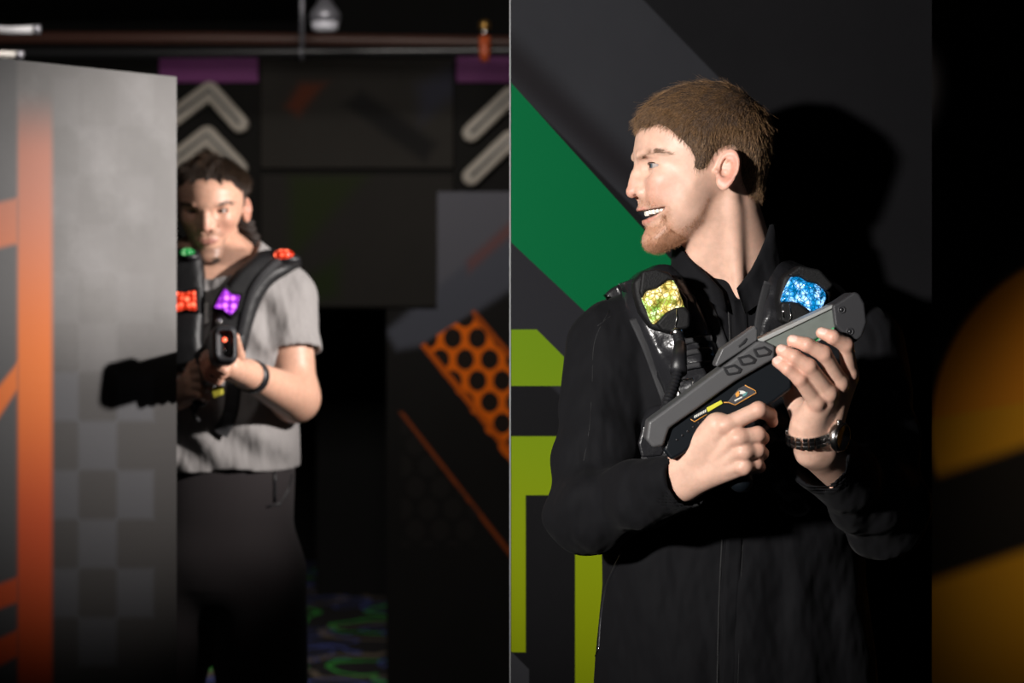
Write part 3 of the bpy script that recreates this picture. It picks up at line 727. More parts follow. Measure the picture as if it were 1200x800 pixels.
def band(name, pts, hw, th, m, parent, f=None, off=0.):
    pp = spline(np.array(pts, float), 6, closed=False); C = [onj(a, b, off) for a, b in pp]; W = []
    for i in range(len(C)):
        d = pp[min(i+1, len(pp)-1)]-pp[max(i-1, 0)]; d = d/np.linalg.norm(d); W.append(np.array([-d[1]*-1, 0, d[0]])*-hw if 0 else np.array([d[1], 0, d[0]])*hw)
    return strip(name, C, W, [np.array([0, -1, 0])]*len(C), th, m, parent)
band('zip_flap', [(866,352),(868,420),(866,500),(862,600),(857,700),(852,830)], .0105, .0022, M['jacket'], jac)
seam('zip', [(853,352),(856,420),(852,500),(848,600),(843,700),(840,830)], .0016)
seam('stitching', [(874,352),(877,420),(875,500),(872,600),(868,700),(864,830)], .0006)
seam('stitching', [(728,650),(712,684),(705,720),(702,760)], .0024, .0, M['black'])       # pocket welt
tube('zip_pull', [onj(702, 758, .003), onj(698, 768, .005)], .0018, M['chrome'], jac, n=6)
seam('stitching', [(714,364),(697,400),(694,450),(691,500),(684,540)], .0007)
seam('stitching', [(700,382),(720,368),(744,362)], .0007)
# trousers and shoes
M['trouser'] = cloth('black_trousers', (.010, .010, .012))
V, Q = snet(lambda p: np.maximum(np.maximum(legs1(p, .012), p[:, 2]-.97), .055-p[:, 2]), (.02, 2.6, .03), (.62, 3.02, 1.0), .008); link('trousers', fast_mesh('trousers', V, Q), M['trouser'], man1)
def shoe(name, x, y, ang, parent, m, L=.29):
    ca, sa = math.cos(ang), math.sin(ang); R = np.array([[ca, sa, 0], [-sa, ca, 0], [0, 0, 1.]])
    def f(p):
        q = (p-np.array([x, y, 0]))@R.T
        d = smin(cap(q, (0, .02, .05), (0, -.16, .038), .042, .040), cap(q, (0, .01, .05), (0, .01, .115), .042, .046), .03)
        return np.maximum(d, .004-q[:, 2])
    V, Q = snet(f, (x-.25, y-.3, -.01), (x+.25, y+.15, .2), .006); s = link(name, fast_mesh(name, V, Q), m, parent); return s
M['shoe'] = mat('black_shoe', (.012, .012, .012), .4)
shoe('shoe', .17, 2.84, -.15, man1, M['shoe']); shoe('shoe', .47, 2.84, .15, man1, M['shoe'])
# ------------------------------------------------------------------ vest worn by the first man
def poly_on(L, Y): return Poly2(spline(np.array([(P(a, b, Y)[0], P(a, b, Y)[2]) for a, b in L]), 4), h=.002, pad=.12)
VS = {
 'R': poly_on([(733,352),(738,320),(752,302),(778,300),(800,316),(817,345),(836,392),(850,436),(858,480),(852,540),(800,560),(758,545),(748,515),(760,480),(780,470),(772,440),(757,410),(742,380)], 2.70),
 'L': poly_on([(902,318),(915,302),(950,300),(985,318),(1006,345),(1008,390),(995,430),(975,480),(960,560),(948,602),(915,602),(890,560),(880,500),(876,440),(884,380),(892,345)], 2.70)}
def vest_f(k):
    g = VS[k]
    def f(p):
        m = g(p[:, 0], p[:, 2]); j = torso1(p)
        q = .0016*np.sin(p[:, 2]*150+p[:, 0]*60)*np.sin(p[:, 0]*90+1)+.0022*np.sin(p[:, 2]*70+p[:, 0]*-45)
        th = .0175*np.clip(m/.016, 0, 1)**.5+q*np.clip(m/.02, 0, 1)
        return np.maximum(j-th, -m)*.7
    return f
vest = None
for k in ('R', 'L'):
    V, Q = snet(vest_f(k), (.10, 2.60, 1.20), (.56, 3.00, 1.62), .0036)
    if vest is None:
        vest = link('laser_tag_vest', fast_mesh('laser_tag_vest', V, Q), M['vinyl'], man1); first = vest
    else: link('shoulder_panel', fast_mesh('shoulder_panel', V, Q), M['vinyl'], vest)
# the panels meet below the arms in a belt
beltf = lambda p: np.maximum(np.maximum(torso1(p)-.012, 1.262-p[:, 2]), p[:, 2]-1.315)*.8
V, Q = snet(beltf, (.05, 2.6, 1.24), (.60, 3.0, 1.34), .004); link('waist_belt', fast_mesh('waist_belt', V, Q), M['strap'], vest)
VF = lambda p: np.minimum(np.minimum(vest_f('R')(p), vest_f('L')(p)), torso1(p))
def onv(px, py, off=0.): return hit(VF, px, py, 2.40, 3.0)+np.array([0, -off, 0])
def vband(name, pts, hw, th, m, off=0.001):
    pp = spline(np.array(pts, float), 5, closed=False); C = [onv(a, b, off) for a, b in pp]; W = []
    for i in range(len(C)):
        d = pp[min(i+1, len(pp)-1)]-pp[max(i-1, 0)]; d = d/np.linalg.norm(d); W.append(np.array([d[1], 0, d[0]])*hw)
    return strip(name, C, W, [np.array([0, -1, 0])]*len(C), th, m, vest)
vband('webbing', [(806,322),(828,358),(845,400),(858,445)], .008, .0025, M['strap'])
vband('webbing', [(742,372),(757,405),(770,440),(781,470)], .007, .0025, M['strap'])
vband('webbing', [(900,330),(892,360),(886,400)], .006, .0025, M['strap'])
for yy in (398, 412, 428): vband('cross_strap', [(790, yy+6), (812, yy), (834, yy-2)], .0042, .0035, M['strap'], .002)
vband('shoulder_flap', [(713,353),(722,345),(736,339),(752,334)], .012, .006, M['vinyl'], .004)
def in_poly(L, Y): return [(P(a, b, Y)[0], P(a, b, Y)[2]) for a, b in L]
def pod(house, top, bot, lens, Yf, lm, c):
    """rugged clamshell housing with a lit saddle-shaped lens"""
    Yb = Yf+.040
    h = prism('light_housing', in_poly(house, Yf), Yf+.004, Yb+.02, M['black_rough'], vest, bev=.006, seg=4, smooth=True)
    prism('housing_guard', in_poly(top, Yf), Yf-.010, Yb, M['black_rough'], vest, bev=.004, seg=3)
    prism('housing_guard', in_poly(bot, Yf), Yf-.012, Yb, M['black_rough'], vest, bev=.004, seg=3)
    g = Poly2(spline(np.array(in_poly(lens, Yf)), 3), h=.0006, pad=.03); cc = P(c[0], c[1], Yf); th = math.radians(c[2]); ca, sa = math.cos(th), math.sin(th)
    def f(p):
        m = g(p[:, 0], p[:, 2]); u = (p[:, 0]-cc[0])*ca+(p[:, 2]-cc[2])*sa
        bul = .0085*np.sqrt(np.clip(m/.006, 0, 1)); sad = .0035*np.cos(u/.0125*math.pi)
        return np.maximum(np.maximum((Yf-.001-bul+sad)-p[:, 1], p[:, 1]-(Yf+.02)), -m)*.7
    V, Q = snet(f, (cc[0]-.05, Yf-.02, cc[2]-.05), (cc[0]+.05, Yf+.03, cc[2]+.05), .0012); link('light_lens', fast_mesh('light_lens', V, Q), lm, vest)
YP = 2.655
pod([(742,330),(756,316),(784,318),(806,350),(810,384),(788,392),(764,386),(750,366),(744,346)], [(752,318),(770,315),(784,321),(792,329),(783,328),(770,338),(757,341),(752,350),(749,342)],
    [(768,379),(780,366),(790,361),(802,359),(808,366),(808,383),(790,390),(776,388)], [(752,350),(757,341),(770,337),(783,327),(790,330),(802,360),(790,362),(780,367),(767,380),(761,373),(757,362)], YP, M['led_yellow'], (777, 352, -22))
pod([(912,350),(918,324),(934,313),(960,320),(976,338),(974,362),(960,372),(930,376),(914,366)], [(922,322),(936,311),(960,316),(976,334),(968,342),(957,333),(945,330),(936,324),(927,325)],
    [(914,354),(926,353),(935,355),(943,360),(950,366),(948,378),(930,384),(914,376)], [(915,353),(921,335),(927,325),(935,323),(945,330),(957,333),(966,341),(968,350),(962,361),(952,365),(943,360),(935,355),(926,353)], YP+.01, M['led_blue'], (941, 343, 18))
tube('guard_edge', [P(793, 362, YP-.012), P(793, 374, YP-.014), P(790, 386, YP-.013)], .0007, M['chrome'], vest, n=6)
tube('wire', [P(917, 357, YP-.002), P(918, 372, YP-.004)], .0006, M['chrome'], vest, n=6); tube('wire', [P(925, 356, YP-.002), P(927, 372, YP-.004), P(922, 380, YP)], .0007, M['chrome'], vest, n=6)
# corrugated hose from the lamp down behind the phaser
hp = spline(np.array([P(793, 388, 2.648), P(797, 404, 2.632), P(797, 425, 2.612), P(791, 448, 2.590), P(783, 470, 2.570), P(776, 492, 2.555)]), 16, closed=False)
rr = .0072+.0008*np.sin(np.arange(len(hp))*2.1); tube('hose', hp, rr, M['black'], vest, n=12)
lathe('hose_collar', [(-.004, .0075), (0, .0085), (.004, .0085), (.006, .007)], P(793, 388, 2.646), (0.05, -.2, -1), M['chrome'], vest)
def cone(name, a, b, ra, rb, m, par): V_, F_ = tube_data([a, a*.5+b*.5, b], [ra, (ra+rb)/2, rb], 14); return link(name, mesh_np(name, V_, F_), m, par)
cone('strain_relief', P(797, 404, 2.630), P(795, 436, 2.600), .0085, .0115, M['black'], vest)
tube('buckle', [P(789, 447, 2.604), P(799, 464, 2.604), P(812, 452, 2.606), P(812, 444, 2.606)], .0018, M['chrome'], vest, close=True, n=8)
prism('vest_end_flap', in_poly([(753,500),(766,492),(782,520),(776,534),(752,536),(748,520)], 2.60), 2.60, 2.612, M['vinyl'], vest, bev=.003)

# ------------------------------------------------------------------ phaser held by the first man
GY = 2.475; GB = 2.525
M['rail'] = mat('pale_alloy', (.42, .43, .42), .4, .3)
pc = P(880, 440, 2.50); gun1 = empty('laser_tag_phaser', pc); tag(gun1, 'long dark grey phaser with steel barrel and yellow tag, gripped by the man in black', 'laser tag gun')
g = lambda L, Y=GY: in_poly(L, Y)
def crop2(L): return [(680+a/3.0763, 280+b/3.0763) for a, b in L]
prism('side_shell', g(crop2([(245,658),(640,366),(664,368),(702,386),(700,432),(560,512),(320,682),(300,744),(262,752),(236,722)])), GY-.004, GB+.004, M['gunshell'], gun1, bev=.0035, seg=4)
prism('lower_body', g(crop2([(300,760),(320,680),(560,510),(745,398),(770,420),(766,540),(700,590),(640,620),(560,650),(430,720),(380,772),(330,800)])), GY+.004, GB-.004, M['navy'], gun1, bev=.004, seg=3)
prism('barrel', g(crop2([(640,362),(905,240),(930,252),(925,320),(850,362),(700,440)])), GY+.002, GB-.002, M['steel'], gun1, bev=.003, seg=3)
prism('barrel_rail', g(crop2([(640,362),(912,236),(916,246),(655,372)])), GY-.001, GB+.001, M['rail'], gun1, bev=.0008)
prism('green_strip', g(crop2([(842,372),(914,318),(916,323),(846,377)])), GY+.0005, GY+.004, mat('green_emissive', (.02, .15, .05), .3, **{'Emission_Color': (.08, .9, .25, 1), 'Emission_Strength': .35}), gun1, bev=0)  # thin green emissive line along the barrel's lower edge
prism('barrel_rail', g(crop2([(800,405),(914,322),(916,327),(806,410)])), GY-.0005, GY+.004, M['rail'], gun1, bev=.0005)
mz = prism('muzzle', g(crop2([(905,238),(930,226),(985,190),(1002,196),(1022,232),(1030,300),(1012,352),(985,374),(955,352),(915,312)])), GY-.008, GB+.012, M['muzzle'], gun1, bev=.008, seg=5, smooth=False)
for a, b in ((942,255),(972,333)):
    c = P(680+a/3.0763, 280+b/3.0763, GY-.0078); s_ = lathe('screw', [(-.001, .0048), (.0012, .0048), (.0013, .0032), (.0005, .0030)], c, (0, -1, 0), M['muzzle'], mz, 20)
    lathe('screw_head', [(0, .0028), (.0012, .0024)], c, (0, -1, 0), M['black'], mz, 6)
fin = prism('sight_fin', g(crop2([(487,452),(512,396),(632,312),(642,328),(640,366),(495,462)])), GY+.006, GB-.006, M['gunshell'], gun1, bev=.002)
prism('sight_slot', g(crop2([(570,386),(600,356),(606,360),(596,376),(574,392)])), GY+.0050, GY+.009, M['black'], fin, bev=.0006)
for (cx, cy) in ((548,470),(600,435),(655,405)):
    base = np.array([(-36,-8),(8,-20),(36,-2),(28,14),(-12,22),(-22,20)])*1.0
    prism('vent_rim', g(crop2([(cx+a, cy+b) for a, b in base])), GY-.0052, GY, M['black'], gun1, bev=.001)
    prism('vent', g(crop2([(cx+a*.62+1, cy+b*.55+1) for a, b in base])), GY-.0058, GY, M['gunshell'], gun1, bev=.0008)
# stickers on the lower body
orange = mat('sticker_orange', (.75, .33, .06), .5); M['white_ink'] = mat('white_ink', (.7, .7, .66), .5)
SY = GY+.0040
def line_on(name, L, r, m, Y=SY, par=gun1, close=False): return tube(name, [P(a, b, Y) for a, b in L], r, m, par, n=6, close=close, flat=1)
def crop4(L): return [(740+a/4.444, 430+b/4.444) for a, b in L]
prism('badge', g(crop4([(500,182),(560,110),(592,94),(650,130),(600,168),(538,196)]), SY), SY-.0012, SY+.001, mat('badge_grey', (.06, .06, .065), .35), gun1, bev=.0004)
line_on('badge_outline', crop4([(480,184),(505,184),(540,197),(650,134),(645,122),(590,94)]), .00055, orange, SY-.0014)
for nm, L, m in (('emblem', [(540,140),(556,122),(566,128),(558,150),(546,156)], orange), ('emblem', [(556,122),(580,122),(596,130),(586,140),(562,140)], M['white_ink']),
                 ('emblem', [(578,140),(604,128),(596,146),(580,154)], mat('emblem_teal', (.12, .32, .32), .5)), ('emblem_caption', [(534,172),(574,152),(577,158),(538,179)], M['white_ink'])):
    prism(nm, g(crop4(L), SY), SY-.0018, SY, m, gun1, bev=0)
prism('yellow_tag', g(crop4([(390,212),(466,172),(476,188),(398,234)]), SY), SY-.0022, SY+.001, mat('yellow_label', (.62, .60, .05), .45), gun1, bev=.0006)
line_on('label_outline', crop4([(308,272),(328,284),(392,246)]), .0005, orange, SY-.0006)
for i in range(7):
    x0 = 326+i*9.2; y0 = 258-i*5.0
    prism('lettering', g(crop4([(x0,y0),(x0+4,y0-9),(x0+7,y0-7),(x0+6,y0+7),(x0+2,y0+8)]), SY), SY-.0010, SY, M['white_ink'], gun1, bev=0)
for i in range(6): lathe('rivet', [(0, .0016), (.0012, .0013)], P(793+i*6.4, 515-i*5.0, SY), (0, -1, 0), M['black'], gun1, 8)
# grip and trigger guard
GR = chain
def grip_f(p): return smin(chain(p, [P(855, 500, 2.50), P(862, 530, 2.50), P(868, 562, 2.502)], [.0165, .0150, .0160], .006), cap(p, P(800, 508, 2.50), P(856, 500, 2.50), .014, .017), .008)
V, Q = snet(grip_f, (.15, 2.45, 1.25), (.35, 2.56, 1.42), .002); link('grip', fast_mesh('grip', V, Q), M['navy'], gun1)
tube('trigger_guard', spline(np.array([P(898, 474, 2.497), P(905, 482, 2.497), P(903, 494, 2.497), P(893, 504, 2.497), P(880, 508, 2.497)]), 5, closed=False), .0040, M['gunshell'], gun1, n=8)
tube('trigger', spline(np.array([P(890, 478, 2.51), P(888, 488, 2.508), P(884, 494, 2.508)]), 4, closed=False), .0030, M['black'], gun1, n=8)

# ------------------------------------------------------------------ wristwatch
wc = P(958, 503, 2.503); wax = (ELB_L-(LW[0]+LW[1])/2); wax /= np.linalg.norm(wax); wu = np.array([1., 0, 0])-wax*wax[0]; wu /= np.linalg.norm(wu); wv = np.cross(wax, wu)
wax = np.array([.10, .34, -1.]); wax /= np.linalg.norm(wax); wu = np.array([1., 0, 0])-wax*wax[0]; wu /= np.linalg.norm(wu); wv = np.cross(wax, wu)
wc = P(957, 507, 2.508)
def wrist_r(a, off):
    d = wu*math.cos(a)+wv*math.sin(a); r = np.linspace(.012, .05, 160); v = hand_l(wc+wax*off+d*r[:, None]); return r[np.argmax(v > .0022)]
wt = None; n = 30
lathe_c = P(962, 500, 2.50)
for ring, (off, m) in enumerate(((-.0052, M['chrome']), (0, mat('dark_steel', (.16, .15, .15), .3, 1.)), (.0052, M['chrome']))):
    Vv, Ff = [], []
    for i in range(n):
        a = 2*math.pi*i/n; rw = wrist_r(a, 0); c = wc+wax*off+(wu*math.cos(a)+wv*math.sin(a))*rw; rn = wrist_r(a+.05, 0); t = (wu*math.cos(a+.05)+wv*math.sin(a+.05))*rn-(wu*math.cos(a)+wv*math.sin(a))*rw; t /= np.linalg.norm(t); r_ = np.cross(wax, t)
        b = len(Vv); s3 = (.0026, .0030, .0019)
        for sx in (-1, 1):
            for sy in (-1, 1):
                for sz in (-1, 1): Vv.append(c+t*s3[1]*sx*(1 if sz*0 == 0 else 1)+wax*s3[0]*sy+r_*s3[2]*sz)
        for q_ in ((0, 1, 3, 2), (4, 6, 7, 5), (0, 4, 5, 1), (2, 3, 7, 6), (0, 2, 6, 4), (1, 5, 7, 3)): Ff.append([b+i_ for i_ in q_])
    if wt is None: wt = link('wristwatch', mesh_np('wristwatch', Vv, Ff), m, man1, smooth=False); bevel(wt, .0006)
    else: bevel(link('link_row', mesh_np('link_row', Vv, Ff), m, wt, smooth=False), .0006)
for a in (math.radians(-38), math.radians(38)):
    dn = wu*math.cos(a)+wv*math.sin(a)
    if dn[1] < 0: break
wf = wc+dn*(wrist_r(a, 0)-.001)
lathe('watch_case', [(-.003, .0165), (.001, .0190), (.006, .0190), (.0085, .0175), (.0095, .0160), (.0090, .0145)], wf, dn, M['chrome'], wt, 36)
lathe('dial', [(.0085, .0145), (.0092, .0144)], wf, dn, mat('watch_dial', (.02, .02, .022), .15), wt, 36)
lathe('bezel', [(.0090, .0178), (.0102, .0172), (.0102, .0150), (.0094, .0146)], wf, dn, mat('watch_bezel', (.10, .09, .09), .25, 1.), wt, 36)
lathe('crown', [(0, .003), (.004, .003)], wf+dn*.004+wax*-.019, -wax, M['chrome'], wt, 12)
# ------------------------------------------------------------------ the man behind the slanting partition
HAIRLINE2 = [(118,190),(150,206),(195,192),(235,200),(275,226),(312,262),(345,306),(358,350),(362,395),(384,410),(404,404),(416,372),(436,336),(470,316),(498,322),
             (518,352),(528,400),(530,430),(545,462),(572,510),(600,545),(640,575),(700,520),(760,400),(780,200),(640,0),(400,-40),(200,0),(80,120)]
H2 = Head(P(247, 245, 4.30), math.radians(92), pitch=math.radians(-10), roll=math.radians(1), smile=False, scale=.97, wide=1.0, hairline=HAIRLINE2, hair_t=.008, rag=.0040, hscale=.26)
SHL, ELL_, WRL = P(333, 349, 4.31), P(346, 466, 4.25), P(289, 438, 4.02)
SHR, ELR_, WRR = P(166, 349, 4.31), P(163, 476, 4.26), P(211, 462, 4.135)
TORSO2 = [(1.68, -.640, 4.31, .050, .055), (1.64, -.640, 4.31, .085, .072), (1.60, -.642, 4.315, .145, .090), (1.54, -.645, 4.32, .185, .112), (1.44, -.648, 4.32, .188, .130), (1.32, -.648, 4.32, .178, .136), (1.20, -.645, 4.32, .180, .138), (1.05, -.645, 4.32, .176, .132), (.95, -.645, 4.32, .17, .12)]
def torso2(p):
    d = stack(p, TORSO2)
    d = smin(d, cap(p, P(272, 300, 4.31), SHL, .058, .062), .04); return smin(d, cap(p, P(226, 300, 4.31), SHR, .058, .062), .04)
G0 = P(238, 428, 4.15); G1 = P(263, 404, 3.79)
LF2 = dict(index=([P(268,424,3.875), P(262,434,3.85), P(248,428,3.846), P(243,414,3.852)], [.013, .0105, .0095, .0082]),
 middle=([P(266,428,3.90), P(259,438,3.872), P(245,431,3.868), P(240,417,3.874)], [.013, .0105, .0095, .0082]),
 ring=([P(266,431,3.925), P(256,442,3.895), P(243,435,3.89), P(238,422,3.895)], [.013, .010, .0090, .0080]),
 little=([P(266,434,3.945), P(255,446,3.918), P(243,441,3.912), P(238,430,3.915)], [.012, .0095, .0082, .0074]),
 thumb=([P(280,432,3.975), P(280,416,3.94), P(277,404,3.915), P(276,395,3.895)], [.016, .0120, .0100, .0086]))
RF2 = dict(index=([P(229,434,4.075), P(240,430,4.045), P(250,433,4.06), P(250,437,4.085)], [.012, .0105, .0095, .0082]),
 middle=([P(228,443,4.078), P(240,442,4.046), P(248,446,4.068), P(243,449,4.088)], [.012, .0105, .0095, .0082]),
 ring=([P(227,452,4.082), P(238,453,4.052), P(246,457,4.072), P(241,459,4.09)], [.012, .010, .0090, .0080]),
 little=([P(225,460,4.088), P(234,463,4.06), P(242,466,4.078), P(237,467,4.094)], [.0115, .0092, .0082, .0074]),
 thumb=([P(218,448,4.11), P(226,430,4.115), P(236,422,4.10), P(244,418,4.085)], [.015, .0125, .0105, .0088]))
def arms2(p):
    d = chain(p, [SHL, ELL_], [.056, .047], .01); fl = cap(p, ELL_, WRL, .050, .0285); d = smin(d, fl, .025)
    d2 = smin(cap(p, SHR, ELR_, .056, .047), cap(p, ELR_, WRR, .050, .0285), .025)
    for F_, W_, m in ((LF2, WRL, P(268,430,3.93)), (RF2, WRR, P(226,447,4.09))):
        h = smin(cap(p, W_, m, .026, .024), cap(p, W_, F_['little'][0][0], .024, .016), .012)
        for k, (pts, rs) in F_.items(): h = smin(h, chain(p, pts, rs, .003), .004)
        if F_ is LF2: d = smin(d, h, .012)
        else: d2 = smin(d2, h, .012)
    return d, d2
N2A, N2B = H2.wld(np.array([[-.012, 0, -.06]]))[0], P(250, 322, 4.315)
LG2 = [[(-.645-.095, 4.32, .93), (-.78, 4.28, .50), (-.80, 4.34, .09)], [(-.645+.088, 4.32, .93), (-.53, 4.27, .50), (-.52, 4.33, .09)]]
def legs2(p, g=0.):
    d = ell(p, (-.645, 4.32, .97), (.165+g, .118+g, .13+g))
    for c in LG2: d = smin(d, chain(p, c, [.092+g, .066+g*1.3, .050+g*2.2], .02), .03)
    return d
def hn2(p): return smin(smin(H2.world(H2.face, p), cap(p, N2A, N2B, .056, .062), .012), cap(p, P(232, 318, 4.33), P(275, 318, 4.33), .045, .045), .03)
def body2(p):
    d = np.maximum(torso2(p)+.014, .93-p[:, 2]); return smin(d, legs2(p), .02)
SK2 = (.60, .34, .24)
def colour2(V):
    C = H2.colours(V, SK2, (.10, .055, .035), (.38, .15, .12), (.05, .03, .02), (.50, .20, .14), .9)
    far = np.linalg.norm(V-H2.O, axis=1) > .2; C[far] = SK2
    return hand_tint(V, C, {**LF2, **{a+'_': b for a, b in RF2.items()}}, None, (.48, .20, .13))
man2 = build_skin('person', [
    (lambda p: np.maximum(hn2(p), 1.595-p[:, 2]), H2.O-np.array([.17, .19, .20]), H2.O+np.array([.17, .17, .18]), .0026),
    (lambda p: np.maximum(arms2(p)[0], p[:, 2]-1.52), np.array([-.72, 3.78, 1.22]), np.array([-.36, 4.42, 1.54]), .0026),
    (lambda p: np.maximum(arms2(p)[1], p[:, 2]-1.52), np.array([-.90, 3.96, 1.18]), np.array([-.58, 4.42, 1.54]), .0034),
    (body2, np.array([-1.0, 4.1, .04]), np.array([-.3, 4.55, 1.68]), .011)], colour2)
tag(man2, 'man in grey t-shirt and light-up vest behind the left partition, aiming a phaser', 'person')
M['iris2'] = mat('dark_iris', (.06, .035, .02), .1); H2.eyes(man2, M['eye_white'], M['iris2'], M['pupil'], (1, .02, .02))
M['hair2'] = hair_mat('dark_hair', (.022, .013, .009), (.10, .060, .036)); M['hair2cap'] = mat('dark_hair_under', (.018, .011, .008), .7, bmp=.6, bs=300, bd=.003)
V, Q = snet(lambda p: H2.world(H2.hairf, p), H2.O-.19, H2.O+.19, .0035)
q = H2.loc(V); keep = (H2.hair_t(q) > -.002)|(q[:, 2] > .11); me = fast_mesh('hair', V, Q[keep[Q].all(1)]); hair2 = link('hair', me, M['hair2cap'], man2)
hair_coat(H2, V, Q, 7500, 'hair_strands', M['hair2'], hair2, lt=.030, ls=.008, rad=.00042, fwd=-1.2, curl=.55)
tail = [H2.wld(np.array([x]))[0] for x in ((-.06, .030, -.02), (-.055, .072, -.045), (-.045, .088, -.075), (-.05, .082, -.098))]
def tailf(p): return chain(p, tail, [.020, .017, .013, .006], .01)+.002*np.sin(p[:, 2]*500+p[:, 0]*200)
V, Q = snet(tailf, np.min(tail, 0)-.03, np.max(tail, 0)+.03, .003); link('ponytail', fast_mesh('ponytail', V, Q), M['hair2cap'], hair2)
M['brow2'] = hair_mat('dark_eyebrow', (.02, .012, .008), (.05, .03, .02))
brow(H2, [(150,343),(162,337),(180,332),(202,337),(222,350)], 260, 'eyebrows', M['brow2'], man2, .009)
n = 2600; cx = rng.uniform(165, 300, n); cy = rng.uniform(640, 722, n); g_ = Poly2(HP([(176,662),(180,700),(215,724),(270,708),(300,690),(280,672),(240,684),(205,672)])); k = g_(hx(cx), hz(cy)) > 0
q = on_skin(H2, cx[k], cy[k]); q2 = q.copy(); q2[:, 1] *= -1; q = np.vstack([q, q2]); wv_ = H2.wld(q); nn = grad(lambda p: H2.world(H2.skull, p), wv_, .002)
strands('goatee', wv_-nn*.0005, np.tile((np.array([[-.1, 0, -1.]])@H2.R), (len(wv_), 1)), nn, .006, .0003, M['hair2'], man2, seg=2, curl=.5, jit=.4)
# clothes
def sleeve2(p, S_, E_, end, rr):
    d = cap(p, S_, E_, .066, .070); ax = (E_-S_)/np.linalg.norm(E_-S_); t = (p-S_)@ax
    d = d+.0010*np.sin(t*90+p[:, 0]*60)
    return np.maximum(np.maximum(d, t-end), -np.maximum(d+.008, (end-.05)-t))
def shirt2(p):
    d = torso2(p)-.004
    d = d+np.clip((4.30-p[:, 1])/.05, 0, 1)*(.0050*np.sin(p[:, 2]*62+p[:, 0]*34+2*np.sin(p[:, 0]*11+1))*np.clip((1.36-p[:, 2])/.12, .15, 1)+.0035*np.sin(p[:, 0]*75+p[:, 2]*48)*np.clip((p[:, 2]-1.38)/.05, 0, 1))
    d = smin(d, sleeve2(p, SHL, ELL_, .125, 0), .018); d = smin(d, sleeve2(p, SHR, ELR_, .125, 0), .018)
    hem = 1.172-.10*(p[:, 0]+.55)*0+.004*np.sin(p[:, 0]*40); neck = np.linalg.norm((p-P(252, 288, 4.285))*np.array([1, .8, 1.1]), axis=1)-.094
    return np.maximum(smax(d, -neck, .006), hem-p[:, 2])
M['tee'] = cloth('heather_grey_cotton', (.27, .255, .25), scale=700, var=.10, sheen=.1, wr=.02)
V, Q = snet(shirt2, (-.95, 4.08, 1.12), (-.34, 4.52, 1.70), .0052); tee = link('t_shirt', fast_mesh('t_shirt', V, Q), M['tee'], man2)
M['slacks'] = cloth('charcoal_slacks', (.027, .0215, .023), scale=500, var=.1)
def slacks2(p):
    d = legs2(p, .018)+np.clip((.95-p[:, 2])/.3, 0, 1)*.006*np.sin(p[:, 0]*52+3*np.sin(p[:, 2]*6))
    return np.maximum(np.maximum(d, p[:, 2]-1.21), .05-p[:, 2])
def slacks2b(p): return np.maximum(smin(slacks2(p), np.maximum(np.maximum(stack(p, TORSO2)+.004, p[:, 2]-1.21), .93-p[:, 2]), .02), p[:, 2]-1.21)
V, Q = snet(slacks2b, (-1.0, 4.08, .03), (-.34, 4.55, 1.24), .0075); sl = link('trousers', fast_mesh('trousers', V, Q), M['slacks'], man2)
fb = lambda p: slacks2b(p)
def on2(f, px, py, off=.002): return hit(f, px, py, 3.7, 4.6)+np.array([0, -off, 0])
tube('drawstring', [on2(fb, 322, y) for y in (552, 565, 580, 588)], .004, M['black'], sl, n=6)
tube('pocket_seam', [on2(fb, x, y, .0) for x, y in ((342, 556), (337, 575), (328, 590), (312, 594))], .003, M['black'], sl, n=6)
shoe('shoe', -.80, 4.34, .1, man2, M['shoe']); shoe('shoe', -.52, 4.33, -.1, man2, M['shoe'])
lathe('wristband', [(-.011, .0300), (-.011, .0335), (.011, .0350), (.011, .0310)], WRL*.90+ELL_*.10, (ELL_-WRL), M['black'], man2, 28)
# vest
VS2 = {'L': poly_on([(286,306),(304,292),(336,290),(352,302),(340,316),(318,332),(303,356),(292,395),(282,430),(262,438),(243,432),(246,392),(254,356),(268,326)], 4.20),
       'R': poly_on([(150,300),(170,290),(226,292),(236,312),(240,350),(238,395),(236,432),(150,440),(140,380)], 4.20)}
def vest2(k):
    g = VS2[k]
    def f(p):
        m = g(p[:, 0], p[:, 2]); return np.maximum(torso2(p)-.010-.014*np.clip(m/.014, 0, 1)**.5, -m)*.7
    return f
v2 = None
for k in ('L', 'R'):
    V, Q = snet(vest2(k), (-.95, 4.05, 1.28), (-.36, 4.55, 1.72), .0050)
    if v2 is None: v2 = link('laser_tag_vest', fast_mesh('laser_tag_vest', V, Q), M['vinyl2'], man2)
    else: link('shoulder_panel', fast_mesh('shoulder_panel', V, Q), M['vinyl2'], v2)
VF2 = lambda p: np.minimum(np.minimum(vest2('L')(p), vest2('R')(p)), torso2(p)-.006)
def b2(name, pts, hw, th, m, off=.002, par=None, f=VF2):
    pp = spline(np.array(pts, float), 5, closed=False); C = [on2(f, a, b, off) for a, b in pp]; W = []
    for i in range(len(C)):
        d = pp[min(i+1, len(pp)-1)]-pp[max(i-1, 0)]; d = d/np.linalg.norm(d); W.append(np.array([d[1], 0, d[0]])*hw)
    return strip(name, C, W, [np.array([0, -1, 0])]*len(C), th, m, par or v2)
b2('loose_strap', [(279, 432), (274, 455), (271, 478), (266, 494), (258, 508)], .016, .004, M['strap'])
b2('webbing', [(332, 302), (308, 322), (292, 350), (282, 392)], .008, .004, M['strap'])
